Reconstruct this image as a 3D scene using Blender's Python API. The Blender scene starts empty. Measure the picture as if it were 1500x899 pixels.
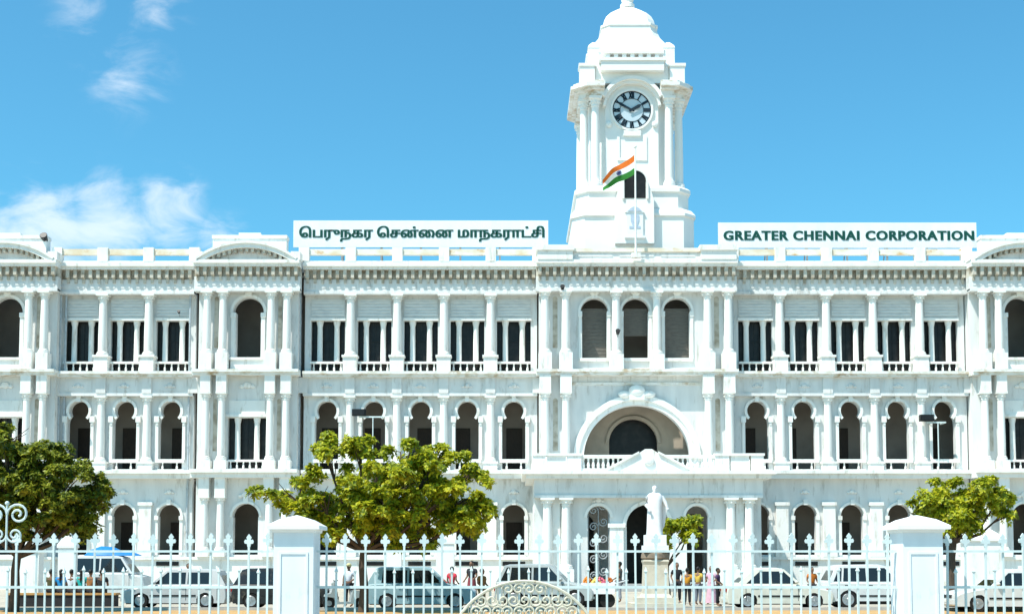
import bpy, bmesh, math, random
from mathutils import Vector, Matrix
from mathutils.geometry import tessellate_polygon
R = math.radians
PI = math.pi
sc = bpy.context.scene
col = sc.collection
random.seed(7)

# ------------------------------------------------------------------ camera
FPX = 1980.0; PITCH = R(3.8); CH = 1.6; CT, ST = math.cos(PITCH), math.sin(PITCH); PY0 = 695.0
cam_d = bpy.data.cameras.new('camera'); cam = bpy.data.objects.new('camera', cam_d); col.objects.link(cam)
cam.location = (0, 0, CH); cam.rotation_euler = (R(90) + PITCH, 0, 0)
cam_d.sensor_fit = 'HORIZONTAL'; cam_d.sensor_width = 36; cam_d.lens = 36 * FPX / 1500
cam_d.shift_y = (PY0 - 449.5) / 1500; cam_d.clip_end = 6000; cam_d.clip_start = 0.1
sc.camera = cam

# ------------------------------------------------------------------ sky, sun, exposure
SUN_EL, SUN_AZ = R(60), R(51)         # azimuth measured from the facade normal towards the left
w = bpy.data.worlds.new('World'); sc.world = w; w.use_nodes = True
nt = w.node_tree; nt.nodes.clear()
def N(t, **k):
    n = nt.nodes.new(t)
    for a, b in k.items(): setattr(n, a, b)
    return n
def LK(a, b): nt.links.new(a, b)
out = N('ShaderNodeOutputWorld'); bg = N('ShaderNodeBackground'); LK(bg.outputs[0], out.inputs[0])
sky = N('ShaderNodeTexSky', sky_type='NISHITA', sun_disc=False)
sky.sun_elevation = SUN_EL; sky.sun_rotation = R(180) + SUN_AZ
sky.air_density = 1.0; sky.dust_density = 1.3; sky.ozone_density = 1.6; sky.altitude = 0
bg.inputs[1].default_value = 0.118
tint = N('ShaderNodeMixRGB', blend_type='MULTIPLY'); tint.inputs[0].default_value = 1
tint.inputs[2].default_value = (0.50, 1.22, 1.32, 1); LK(sky.outputs[0], tint.inputs[1])
# thin clouds low on the left
tc = N('ShaderNodeTexCoord')
mp = N('ShaderNodeMapping'); mp.inputs['Scale'].default_value = (1, 1, 1.9); LK(tc.outputs['Generated'], mp.inputs[0])
nz = N('ShaderNodeTexNoise'); nz.inputs['Scale'].default_value = 21; nz.inputs['Detail'].default_value = 9; nz.inputs['Roughness'].default_value = 0.6
nz.inputs['Distortion'].default_value = 0.5
LK(mp.outputs[0], nz.inputs['Vector'])
cr = N('ShaderNodeValToRGB'); cr.color_ramp.elements[0].position = 0.40; cr.color_ramp.elements[1].position = 0.68
LK(nz.outputs['Fac'], cr.inputs[0])
def sky_dir(px, py):
    u = (px - 750) / FPX; v = (PY0 - py) / FPX
    return Vector((u, CT - v * ST, ST + v * CT)).normalized()
acc = None
for (px, py, rpx, amp) in ((70, 335, 120, 1.0), (150, 325, 110, 0.95), (245, 310, 90, 0.72), (10, 355, 110, 0.9), (320, 345, 70, 0.45), (190, 100, 120, 0.36), (215, 0, 100, 0.36), (120, 20, 90, 0.32)):
    d = sky_dir(px, py)
    sub = N('ShaderNodeVectorMath', operation='DISTANCE'); sub.inputs[1].default_value = d
    nrm = N('ShaderNodeVectorMath', operation='NORMALIZE'); LK(tc.outputs['Generated'], nrm.inputs[0]); LK(nrm.outputs[0], sub.inputs[0])
    mr = N('ShaderNodeMapRange', interpolation_type='SMOOTHSTEP'); mr.inputs['From Min'].default_value = rpx / FPX; mr.inputs['From Max'].default_value = 0.0
    mr.inputs['To Min'].default_value = 0; mr.inputs['To Max'].default_value = amp; LK(sub.outputs['Value'], mr.inputs['Value'])
    if acc is None: acc = mr.outputs[0]
    else:
        mx = N('ShaderNodeMath', operation='MAXIMUM'); LK(acc, mx.inputs[0]); LK(mr.outputs[0], mx.inputs[1]); acc = mx.outputs[0]
sm = N('ShaderNodeMath', operation='MULTIPLY_ADD'); LK(acc, sm.inputs[0]); sm.inputs[1].default_value = 0.52; LK(nz.outputs['Fac'], sm.inputs[2])
cl = N('ShaderNodeMapRange', interpolation_type='SMOOTHSTEP'); cl.inputs['From Min'].default_value = 0.56; cl.inputs['From Max'].default_value = 1.06; LK(sm.outputs[0], cl.inputs['Value'])
gt = N('ShaderNodeMapRange', interpolation_type='SMOOTHSTEP'); gt.inputs['From Max'].default_value = 0.35; LK(acc, gt.inputs['Value'])
mu = N('ShaderNodeMath', operation='MULTIPLY'); LK(cl.outputs[0], mu.inputs[0]); LK(gt.outputs[0], mu.inputs[1])
mu2 = N('ShaderNodeMath', operation='MULTIPLY'); LK(mu.outputs[0], mu2.inputs[0]); mu2.inputs[1].default_value = 0.62
cm = N('ShaderNodeMixRGB'); LK(mu2.outputs[0], cm.inputs[0]); LK(tint.outputs[0], cm.inputs[1]); cm.inputs[2].default_value = (7.6, 7.9, 8.2, 1)
LK(cm.outputs[0], bg.inputs[0])
sun_d = bpy.data.lights.new('sun', 'SUN'); sun_d.energy = 5.0; sun_d.angle = R(0.5); sun_d.color = (1, 0.95, 0.87)
sun = bpy.data.objects.new('sun', sun_d); col.objects.link(sun)
to_sun = Vector((-math.cos(SUN_EL) * math.sin(SUN_AZ), -math.cos(SUN_EL) * math.cos(SUN_AZ), math.sin(SUN_EL)))
sun.rotation_euler = (-to_sun).to_track_quat('-Z', 'Y').to_euler(); sun.location = (-30, -20, 60)
vs = sc.view_settings; vs.view_transform = 'Standard'; vs.look = 'None'; vs.gamma = 1; vs.exposure = 0.39; vs.use_curve_mapping = False

# ------------------------------------------------------------------ helpers
def XZ(px, py, D):
    u = (px - 750) / FPX; v = (PY0 - py) / FPX
    t = D / (CT - v * ST)
    return u * t, CH + t * (ST + v * CT)
def Zp(py, D): return XZ(750, py, D)[1]
def Xp(px, D, py=600): return XZ(px, py, D)[0]

def tag(o, label=None, cat=None, group=None, kind=None):
    if label: o['label'] = label
    if cat: o['category'] = cat
    if group: o['group'] = group
    if kind: o['kind'] = kind
    return o
def empty(name, loc, label, cat, group=None, rz=0.0):
    o = bpy.data.objects.new(name, None); col.objects.link(o); o.location = loc; o.rotation_euler = (0, 0, rz)
    o.empty_display_size = 0.3
    return tag(o, label, cat, group)
def children(o): return [c for c in list(o.children)]
def copy_tree(o, parent=None):
    c = o.copy(); col.objects.link(c); c.parent = parent
    if parent: c.matrix_parent_inverse = o.matrix_parent_inverse.copy()
    for ch in children(o): copy_tree(ch, c)
    return c

class MB:
    def __init__(s): s.v = []; s.f = []
    def add(s, vs, fs):
        b = len(s.v); s.v += [tuple(p) for p in vs]; s.f += [tuple(b + i for i in f) for f in fs]
    def box(s, x0, x1, y0, y1, z0, z1):
        s.add([(x0,y0,z0),(x1,y0,z0),(x1,y1,z0),(x0,y1,z0),(x0,y0,z1),(x1,y0,z1),(x1,y1,z1),(x0,y1,z1)],
              [(0,3,2,1),(4,5,6,7),(0,1,5,4),(1,2,6,5),(2,3,7,6),(3,0,4,7)]); return s
    def plate(s, outer, y0, y1, holes=()):               # polygon in XZ, thickness along Y
        loops = [list(outer)] + [list(h) for h in holes]
        tri = tessellate_polygon([[Vector((x, z, 0)) for x, z in l] for l in loops])
        pts = [p for l in loops for p in l]; n = len(pts)
        vs = [(x, y0, z) for x, z in pts] + [(x, y1, z) for x, z in pts]
        fs = [t for t in tri] + [(t[2] + n, t[1] + n, t[0] + n) for t in tri]
        b = 0
        for l in loops:
            m = len(l)
            for i in range(m):
                j = (i + 1) % m; fs.append((b + i, b + j, b + j + n, b + i + n))
            b += m
        s.add(vs, fs); return s
    def slab(s, outer, z0, z1):                          # polygon in XY, extruded in Z
        tri = tessellate_polygon([[Vector((x, y, 0)) for x, y in outer]]); n = len(outer)
        vs = [(x, y, z0) for x, y in outer] + [(x, y, z1) for x, y in outer]
        fs = [t for t in tri] + [tuple(i + n for i in t) for t in tri]
        for i in range(n):
            j = (i + 1) % n; fs.append((i, j, j + n, i + n))
        s.add(vs, fs); return s
    def loft(s, rings, cap=True, closed=True):
        n = len(rings[0]); vs = [p for r in rings for p in r]; fs = []
        for k in range(len(rings) - 1):
            for i in range(n if closed else n - 1):
                j = (i + 1) % n; fs.append((k*n+i, k*n+j, (k+1)*n+j, (k+1)*n+i))
        if cap:
            fs.append(tuple(range(n))[::-1]); fs.append(tuple(range((len(rings)-1)*n, len(rings)*n)))
        s.add(vs, fs); return s
    def lathe(s, cx, cy, prof, seg=16):
        s.loft([[(cx + r*math.cos(2*PI*i/seg), cy + r*math.sin(2*PI*i/seg), z) for i in range(seg)] for r, z in prof]); return s
    def tube(s, pts, r, seg=8, r1=None):
        pts = [Vector(p) for p in pts]; rings = []; n = len(pts); up = Vector((0.13, 0.31, 0.94)).normalized()
        for i, p in enumerate(pts):
            d = (pts[min(i+1, n-1)] - pts[max(i-1, 0)]).normalized()
            a = d.cross(up)
            if a.length < 0.05: a = d.cross(Vector((1, 0, 0)))
            a.normalize(); b = d.cross(a).normalized()
            rr = (r if not isinstance(r, (list, tuple)) else r[i]) if r1 is None else r + (r1 - r) * i / max(1, n - 1)
            rings.append([tuple(p + a*rr*math.cos(2*PI*k/seg) + b*rr*math.sin(2*PI*k/seg)) for k in range(seg)])
        s.loft(rings); return s
    def ball(s, c, rx, ry=None, rz=None, seg=12, rg=8):
        ry = ry or rx; rz = rz or rx
        rings = []
        for k in range(rg + 1):
            a = -PI/2 + PI*k/rg; q = max(0.02, math.cos(a))
            rings.append([(c[0] + rx*q*math.cos(2*PI*i/seg), c[1] + ry*q*math.sin(2*PI*i/seg), c[2] + rz*math.sin(a)) for i in range(seg)])
        s.loft(rings); return s
    def xform(s, M):
        s.v = [tuple(M @ Vector(p)) for p in s.v]; return s
    def mesh(s, name, mats, smooth=None, recalc=True):
        me = bpy.data.meshes.new(name); me.from_pydata(s.v, [], s.f)
        if recalc:
            bm = bmesh.new(); bm.from_mesh(me); bmesh.ops.recalc_face_normals(bm, faces=bm.faces); bm.to_mesh(me); bm.free()
        for m in (mats if isinstance(mats, (list, tuple)) else [mats]): me.materials.append(m)
        if smooth:
            me.shade_smooth(); me.set_sharp_from_angle(angle=R(smooth))
        return me
    def build(s, name, mats, parent=None, smooth=None, recalc=True):
        return link(name, s.mesh(name, mats, smooth, recalc), parent)
def link(name, me, parent=None, loc=None):
    o = bpy.data.objects.new(name, me); col.objects.link(o)
    if loc is not None: o.location = loc
    if parent: o.parent = parent
    return o

# ------------------------------------------------------------------ materials
def newmat(name):
    m = bpy.data.materials.new(name); m.use_nodes = True
    return m, m.node_tree, m.node_tree.nodes['Principled BSDF']
def surf(name, c1, c2=None, rough=0.7, scale=3.0, stretch=(1, 1, 1), lo=0.45, hi=0.75, amt=1.0, bump=0.0, bscale=30, metal=0.0, c3=None, s3=1.2, lo3=0.6, hi3=0.75, spec=0.3):
    m, t, b = newmat(name); n = t.nodes; L = t.links.new
    b.inputs['Roughness'].default_value = rough; b.inputs['Metallic'].default_value = metal
    b.inputs['Specular IOR Level'].default_value = spec
    tc_ = n.new('ShaderNodeTexCoord'); mp_ = n.new('ShaderNodeMapping'); L(tc_.outputs['Object'], mp_.inputs[0])
    mp_.inputs['Scale'].default_value = stretch
    if c2 is None: c2 = tuple(x * 0.9 for x in c1)
    nz_ = n.new('ShaderNodeTexNoise'); nz_.inputs['Scale'].default_value = scale; nz_.inputs['Detail'].default_value = 6; L(mp_.outputs[0], nz_.inputs['Vector'])
    r_ = n.new('ShaderNodeMapRange'); r_.inputs['From Min'].default_value = lo; r_.inputs['From Max'].default_value = hi; r_.inputs['To Max'].default_value = amt; L(nz_.outputs['Fac'], r_.inputs['Value'])
    mx_ = n.new('ShaderNodeMixRGB'); L(r_.outputs[0], mx_.inputs[0]); mx_.inputs[1].default_value = (*c1, 1); mx_.inputs[2].default_value = (*c2, 1)
    o_ = mx_.outputs[0]
    if c3 is not None:
        n3 = n.new('ShaderNodeTexNoise'); n3.inputs['Scale'].default_value = s3; n3.inputs['Detail'].default_value = 8; n3.inputs['Roughness'].default_value = 0.65; L(mp_.outputs[0], n3.inputs['Vector'])
        r3 = n.new('ShaderNodeMapRange'); r3.inputs['From Min'].default_value = lo3; r3.inputs['From Max'].default_value = hi3; L(n3.outputs['Fac'], r3.inputs['Value'])
        m3 = n.new('ShaderNodeMixRGB'); L(r3.outputs[0], m3.inputs[0]); L(o_, m3.inputs[1]); m3.inputs[2].default_value = (*c3, 1); o_ = m3.outputs[0]
    L(o_, b.inputs['Base Color'])
    if bump:
        nb = n.new('ShaderNodeTexNoise'); nb.inputs['Scale'].default_value = bscale; nb.inputs['Detail'].default_value = 4; L(tc_.outputs['Object'], nb.inputs['Vector'])
        bp = n.new('ShaderNodeBump'); bp.inputs['Strength'].default_value = bump; L(nb.outputs['Fac'], bp.inputs['Height']); L(bp.outputs[0], b.inputs['Normal'])
    return m
M = {}
M['wall'] = surf('pale_wall_paint', (0.74, 0.742, 0.72), (0.62, 0.62, 0.60), 0.8, 1.6, (1, 1, 0.22), 0.40, 0.70, 0.9, c3=(0.33, 0.30, 0.25), s3=2.6, lo3=0.55, hi3=0.80, bump=0.08, bscale=8)
M['trim'] = surf('white_trim_paint', (0.83, 0.82, 0.78), (0.73, 0.72, 0.68), 0.7, 1.8, (1, 1, 0.25), 0.45, 0.75, 0.8, c3=(0.42, 0.37, 0.29), s3=2.8, lo3=0.55, hi3=0.80, bump=0.06, bscale=9)
M['tower'] = surf('white_tower_paint', (0.83, 0.825, 0.79), (0.75, 0.745, 0.72), 0.7, 0.9, (1, 1, 0.3), 0.45, 0.75, 0.7, c3=(0.56, 0.54, 0.50), s3=1.6, lo3=0.68, hi3=0.85, bump=0.05, bscale=8)
M['ledge'] = surf('weathered_ledge_paint', (0.78, 0.78, 0.75), (0.60, 0.56, 0.46), 0.8, 2.2, (0.7, 1, 1), 0.48, 0.68, 0.9, c3=(0.42, 0.28, 0.13), s3=1.5, lo3=0.52, hi3=0.70)
M['dentil'] = surf('stain_and_shade_paint', (0.58, 0.54, 0.46), (0.32, 0.27, 0.20), 0.85, 2.0, (1, 1, 1), 0.42, 0.66, 0.9)  # stains plus the dark of bracket shadows, both put into the colour
M['rail'] = surf('stained_rail_paint', (0.80, 0.76, 0.68), (0.70, 0.56, 0.38), 0.8, 1.2, (0.6, 1, 1), 0.45, 0.68, 1.0, c3=(0.60, 0.31, 0.07), s3=1.1, lo3=0.54, hi3=0.66)
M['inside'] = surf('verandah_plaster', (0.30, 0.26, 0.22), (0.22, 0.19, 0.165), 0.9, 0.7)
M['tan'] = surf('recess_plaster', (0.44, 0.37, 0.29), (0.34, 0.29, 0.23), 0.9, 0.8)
M['blind'] = surf('pale_blind', (0.66, 0.67, 0.65), (0.54, 0.56, 0.56), 0.8, 2.0, (1, 1, 3))
M['cane'] = surf('cane_blind', (0.16, 0.145, 0.125), (0.11, 0.10, 0.09), 0.9, 3, (1, 1, 4))
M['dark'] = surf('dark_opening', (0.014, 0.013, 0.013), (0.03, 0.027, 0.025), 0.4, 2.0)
M['wood'] = surf('dark_door_wood', (0.05, 0.035, 0.025), (0.03, 0.02, 0.016), 0.6, 6.0, (4, 4, 0.6))
M['pipe'] = surf('grey_pipe', (0.42, 0.47, 0.50), (0.30, 0.33, 0.34), 0.6, 3)
M['green'] = surf('green_letter', (0.004, 0.06, 0.045), (0.006, 0.075, 0.055), 0.5, 3)
M['board'] = surf('white_sign_board', (0.80, 0.83, 0.84), (0.72, 0.76, 0.78), 0.6, 0.9, (1, 1, 0.5))
M['steel'] = surf('grey_steel', (0.35, 0.37, 0.38), (0.28, 0.29, 0.30), 0.5, 5, metal=0.4)
M['black'] = surf('black_plastic', (0.012, 0.012, 0.013), (0.02, 0.02, 0.02), 0.45, 8)
M['dial'] = surf('clock_dial', (0.52, 0.62, 0.68), (0.48, 0.58, 0.64), 0.5, 2)
M['ink'] = surf('clock_ink', (0.01, 0.022, 0.035), (0.014, 0.028, 0.04), 0.5, 3)
M['fence'] = surf('white_iron_paint', (0.62, 0.70, 0.69), (0.50, 0.57, 0.55), 0.5, 9, (1, 1, 0.4), 0.5, 0.75, 0.8, c3=(0.30, 0.20, 0.12), s3=14, lo3=0.70, hi3=0.78)
M['pillar'] = surf('gate_pillar_paint', (0.78, 0.81, 0.83), (0.69, 0.73, 0.75), 0.75, 2.5, (1, 1, 0.4), 0.42, 0.72, 1.0, c3=(0.48, 0.49, 0.47), s3=6, lo3=0.58, hi3=0.82, bump=0.12, bscale=40)
M['cap'] = surf('pillar_cap_paint', (0.85, 0.85, 0.85), (0.78, 0.78, 0.77), 0.7, 4, c3=(0.60, 0.58, 0.54), s3=7, lo3=0.66, hi3=0.8, bump=0.1, bscale=40)
M['marble'] = surf('white_marble', (0.80, 0.81, 0.82), (0.70, 0.73, 0.76), 0.5, 5)
M['stone'] = surf('cream_stone', (0.58, 0.53, 0.43), (0.46, 0.41, 0.33), 0.8, 4, bump=0.1)
M['brownstone'] = surf('brown_stone', (0.24, 0.19, 0.14), (0.16, 0.13, 0.10), 0.8, 6, bump=0.1)
M['paving'] = surf('forecourt_paving', (0.44, 0.39, 0.31), (0.34, 0.30, 0.24), 0.9, 0.35, c3=(0.42, 0.36, 0.28), s3=1.5, lo3=0.55, hi3=0.7, bump=0.15, bscale=6)
M['soil'] = surf('orange_soil', (0.50, 0.30, 0.12), (0.40, 0.24, 0.11), 0.95, 1.5, c3=(0.30, 0.22, 0.09), s3=3, lo3=0.55, hi3=0.68, bump=0.4, bscale=8)
M['asphalt'] = surf('asphalt', (0.055, 0.055, 0.055), (0.04, 0.04, 0.04), 0.9, 6, bump=0.2, bscale=60)
M['kerb'] = surf('concrete_kerb', (0.42, 0.41, 0.39), (0.32, 0.31, 0.30), 0.9, 3)
M['bark'] = surf('bark', (0.085, 0.06, 0.042), (0.05, 0.036, 0.028), 0.95, 6, (3, 3, 0.6), bump=0.5, bscale=18)
M['glass'] = surf('car_glass', (0.012, 0.016, 0.018), (0.016, 0.02, 0.022), 0.08, 2, spec=0.6)
M['tyre'] = surf('tyre_rubber', (0.012, 0.012, 0.012), (0.02, 0.019, 0.018), 0.85, 10)
M['rim'] = surf('wheel_rim', (0.40, 0.41, 0.42), (0.32, 0.33, 0.34), 0.35, 6, metal=0.6)
M['lamp'] = surf('headlamp_glass', (0.62, 0.65, 0.66), (0.5, 0.53, 0.55), 0.12, 9, spec=0.7)
M['tail'] = surf('tail_lamp', (0.32, 0.012, 0.012), (0.24, 0.01, 0.01), 0.2, 9)
M['plate'] = surf('blank_plate', (0.70, 0.70, 0.66), (0.62, 0.62, 0.58), 0.5, 9)
M['skin'] = surf('skin', (0.22, 0.12, 0.075), (0.18, 0.095, 0.06), 0.6, 8)
M['hair'] = surf('black_hair', (0.012, 0.010, 0.009), (0.02, 0.016, 0.014), 0.5, 14)
M['cream'] = surf('cream_cloth', (0.46, 0.42, 0.32), (0.33, 0.30, 0.22), 0.9, 7, bump=0.5, bscale=12)
M['bluetarp'] = surf('blue_tarp', (0.02, 0.20, 0.48), (0.015, 0.15, 0.38), 0.5, 5, bump=0.3, bscale=10)
M['bench'] = surf('orange_ledge_paint', (0.48, 0.26, 0.09), (0.36, 0.20, 0.08), 0.8, 4)
M['benchdark'] = surf('dark_ledge_front', (0.022, 0.020, 0.022), (0.035, 0.03, 0.03), 0.8, 4)
M['whitecloth'] = surf('white_cloth', (0.78, 0.77, 0.78), (0.70, 0.69, 0.71), 0.9, 4)
def paint(name, c): return surf(name, c, tuple(x * 0.86 for x in c), 0.33, 2.5, spec=0.5, c3=tuple(x*0.6 + y*0.4 for x, y in zip(c, (0.30, 0.25, 0.18))), s3=3.5, lo3=0.55, hi3=0.75)
def cloth(name, c): return surf(name, c, tuple(x * 0.8 for x in c), 0.9, 7)
def leafmat(name, cols, trans=0.35):
    m, t, b = newmat(name); n = t.nodes; L = t.links.new
    g = n.new('ShaderNodeNewGeometry'); cr_ = n.new('ShaderNodeValToRGB')
    e = cr_.color_ramp.elements; e[0].color = (*cols[0], 1); e[1].color = (*cols[-1], 1)
    for i, c in enumerate(cols[1:-1]): e.new((i + 1) / (len(cols) - 1)).color = (*c, 1)
    L(g.outputs['Random Per Island'], cr_.inputs[0]); L(cr_.outputs[0], b.inputs['Base Color'])
    tcl = n.new('ShaderNodeTexCoord'); nl_ = n.new('ShaderNodeTexNoise'); nl_.inputs['Scale'].default_value = 1.3; nl_.inputs['Detail'].default_value = 3; L(tcl.outputs['Object'], nl_.inputs['Vector'])
    rl = n.new('ShaderNodeMapRange'); rl.inputs['From Min'].default_value = 0.35; rl.inputs['From Max'].default_value = 0.65; rl.inputs['To Min'].default_value = -0.22; rl.inputs['To Max'].default_value = 0.22; L(nl_.outputs['Fac'], rl.inputs['Value'])
    ad = n.new('ShaderNodeMath'); ad.operation = 'ADD'; ad.use_clamp = True; L(g.outputs['Random Per Island'], ad.inputs[0]); L(rl.outputs[0], ad.inputs[1]); L(ad.outputs[0], cr_.inputs[0])
    b.inputs['Roughness'].default_value = 0.45; b.inputs['Specular IOR Level'].default_value = 0.35
    tr = n.new('ShaderNodeBsdfTranslucent'); L(cr_.outputs[0], tr.inputs[0]); mx_ = n.new('ShaderNodeMixShader'); mx_.inputs[0].default_value = trans
    L(b.outputs[0], mx_.inputs[1]); L(tr.outputs[0], mx_.inputs[2]); L(mx_.outputs[0], n['Material Output'].inputs[0])
    return m
M['leaf_yellow'] = leafmat('yellow_green_leaf', [(0.12, 0.17, 0.014), (0.27, 0.33, 0.016), (0.48, 0.49, 0.022), (0.62, 0.58, 0.035)], 0.45)
M['leaf_dark'] = leafmat('olive_leaf', [(0.06, 0.09, 0.016), (0.13, 0.17, 0.018), (0.28, 0.31, 0.026), (0.44, 0.44, 0.045)], 0.42)

# ------------------------------------------------------------------ ground
g = MB(); g.add([(-3000, -400, 0), (3000, -400, 0), (3000, 3000, 0), (-3000, 3000, 0)], [(0, 1, 2, 3)])
tag(g.build('ground', M['paving']), kind='structure')
s_ = MB(); s_.box(-60, 70, 36.0, 47.4, -0.2, 0.012); tag(s_.build('soil_verge', M['soil']), kind='structure')
s_ = MB(); s_.box(-60, 70, 47.4, 47.6, -0.2, 0.11); tag(s_.build('kerb', M['kerb']), kind='structure')
s_ = MB(); s_.add([(-200, -14, 0.008), (200, -14, 0.008), (200, 12.0, 0.008), (-200, 12.0, 0.008)], [(0, 1, 2, 3)]); tag(s_.build('road', M['asphalt']), kind='structure')
s_ = MB(); s_.box(-200, 200, 12.0, 12.25, -0.2, 0.13); tag(s_.build('road_kerb', M['kerb']), kind='structure')
s_ = MB(); s_.box(-200, 200, 12.25, 18.9, -0.2, 0.10); tag(s_.build('pavement', M['paving']), kind='structure')

# ------------------------------------------------------------------ the building
DW = 90.0
X0 = Xp(931, DW); K = (Xp(1031, DW) - Xp(931, DW)) / 100.0      # metres per photo pixel on the facade
z = lambda py: Zp(py, DW)
hall = empty('town_hall', (X0, 92, 0), 'long white three storey colonial building with arcades and a tall clock tower', 'building')
HINV = Matrix.Translation((-X0, -92, 0))
def part(mb, name, mat, parent=None, smooth=None):
    o = mb.build(name, mat, parent or hall, smooth)
    if parent is None: o.matrix_parent_inverse = HINV
    return o
def keyhole(cx, w, r, sill, top, seg=14):
    """opening pinched under its round head"""
    zc = top - r; h = w / 2; zn = zc - r * 0.50; xn = math.sqrt(r*r - (r*0.50)**2)
    a0 = math.atan2(zn - zc, xn)
    pts = [(cx - h, sill), (cx + h, sill), (cx + h, zn - 0.50), (cx + h - 0.04, zn - 0.26), (cx + xn + 0.07, zn - 0.08)]
    for i in range(seg + 1):
        a = a0 + (PI - 2*a0) * i / seg
        pts.append((cx + r*math.cos(a), zc + r*math.sin(a)))
    pts += [(cx - xn - 0.07, zn - 0.08), (cx - h + 0.04, zn - 0.26), (cx - h, zn - 0.50)]
    return pts
def roundhead(cx, hw, hr, sill, spring, seg=14, squash=1.0):
    pts = [(cx - hw, sill), (cx + hw, sill), (cx + hw, spring - 0.04)]
    if hr > hw + 0.01: pts += [(cx + hw, spring - 0.041)]
    for i in range(seg + 1):
        a = PI * i / seg; pts.append((cx + hr*math.cos(a), spring + hr*squash*math.sin(a)))
    pts += [(cx - hw, spring - 0.04)]
    o = []
    for p in pts:
        if not o or (abs(p[0]-o[-1][0]) + abs(p[1]-o[-1][1])) > 0.005: o.append(p)
    return o
def rect(x0, x1, z0, z1): return [(x0, z0), (x1, z0), (x1, z1), (x0, z1)]
def ring(mb, cx, zc, r0, r1, y0, y1, a0=0.0, a1=PI, seg=24, sq=1.0):
    pts = [(cx + r1*math.cos(a0 + (a1-a0)*i/seg), zc + r1*sq*math.sin(a0 + (a1-a0)*i/seg)) for i in range(seg + 1)]
    pts += [(cx + r0*math.cos(a1 - (a1-a0)*i/seg), zc + r0*sq*math.sin(a1 - (a1-a0)*i/seg)) for i in range(seg + 1)]
    mb.plate(pts, y0, y1)
def column_mesh(name, h, r, mat):
    m = MB(); t = r
    m.lathe(0, 0, [(1.40*t, 0), (1.40*t, 0.10*h*0.3), (1.22*t, 0.04*h), (1.28*t, 0.05*h), (1.02*t, 0.065*h), (t, 0.10*h), (1.0*t, 0.33*h), (0.93*t, 0.66*h), (0.84*t, 0.885*h),
                   (0.98*t, 0.89*h), (0.98*t, 0.90*h), (0.86*t, 0.905*h), (0.98*t, 0.93*h), (1.25*t, 0.965*h), (1.35*t, 0.975*h)], 18)
    m.box(-1.42*t, 1.42*t, -1.42*t, 1.42*t, 0.972*h, h)
    for a in range(8):                                     # leaf tips of the capital
        c, s2 = math.cos(a*PI/4), math.sin(a*PI/4)
        m.ball((1.12*t*c, 1.12*t*s2, 0.935*h), 0.24*t, seg=6, rg=4)
    return m.mesh(name, mat, 40)
CM = {}
def column(x, y, z0, z1, r, mat='trim', parent=None, ped=None):
    key = (round(z1 - z0, 2), r, mat)
    if key not in CM: CM[key] = column_mesh('column', z1 - z0, r, M[mat])
    o = link('column', CM[key], parent or hall, (x, y, z0))
    if parent is None: o.matrix_parent_inverse = HINV
    return o

ZL1T, ZL1B = z(689), z(701)      # string course over the ground floor
ZL2T, ZL2B = z(545), z(553)      # string course over the first floor
ZC_T, ZC_B = z(388), z(397)      # main cornice
ZDB, ZFB = z(410), z(430)        # bracket row bottom, frieze bottom
G_SILL, F_SILL, S_SILL = z(812), z(673), z(527)

def medallion(mb, x, y, zc, s=0.25):
    mb.ball((x, y, zc), s, 0.10, s*0.8, 8, 5); mb.ball((x - s*1.3, y, zc - s*0.3), s*0.6, 0.08, s*0.45, 6, 4); mb.ball((x + s*1.3, y, zc - s*0.3), s*0.6, 0.08, s*0.45, 6, 4)

def cornices(x0, x1, yf, name_sfx=''):
    """entablature, brackets and string courses between x0 and x1; yf = column axis plane"""
    m = MB(); m.box(x0, x1, yf - 0.70, yf + 0.55, z(393), ZC_T); m.box(x0, x1, yf - 0.56, yf + 0.55, ZC_B, z(393)); part(m, 'cornice', M['trim'])
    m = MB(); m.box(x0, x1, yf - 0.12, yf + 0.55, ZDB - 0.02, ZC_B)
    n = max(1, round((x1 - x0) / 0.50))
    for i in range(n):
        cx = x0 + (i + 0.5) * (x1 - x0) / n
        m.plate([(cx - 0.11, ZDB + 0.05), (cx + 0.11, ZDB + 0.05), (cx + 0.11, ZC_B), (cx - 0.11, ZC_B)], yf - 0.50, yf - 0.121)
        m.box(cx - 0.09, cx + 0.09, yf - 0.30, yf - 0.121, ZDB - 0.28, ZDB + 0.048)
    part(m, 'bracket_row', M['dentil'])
    m = MB(); m.box(x0, x1, yf - 0.20, yf + 0.50, ZFB, ZDB - 0.021); m.box(x0, x1, yf - 0.28, yf + 0.40, ZFB - 0.08, ZFB + 0.10)
    n = max(1, round((x1 - x0) / 1.0))
    for i in range(n):
        cx = x0 + (i + 0.5) * (x1 - x0) / n; m.box(cx - 0.30, cx + 0.30, yf - 0.225, yf - 0.2, ZFB + 0.32, ZDB - 0.42)
    part(m, 'frieze', M['wall'])
    m = MB(); m.box(x0, x1, yf - 0.62, yf + 0.5, z(549), ZL2T); m.box(x0, x1, yf - 0.45, yf + 0.5, ZL2B, z(549)); part(m, 'string_course', M['ledge'])
    m = MB(); m.box(x0, x1, yf - 0.78, yf + 0.5, z(694), ZL1T); m.box(x0, x1, yf - 0.55, yf + 0.5, ZL1B, z(694)); part(m, 'string_course', M['trim'])

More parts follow.
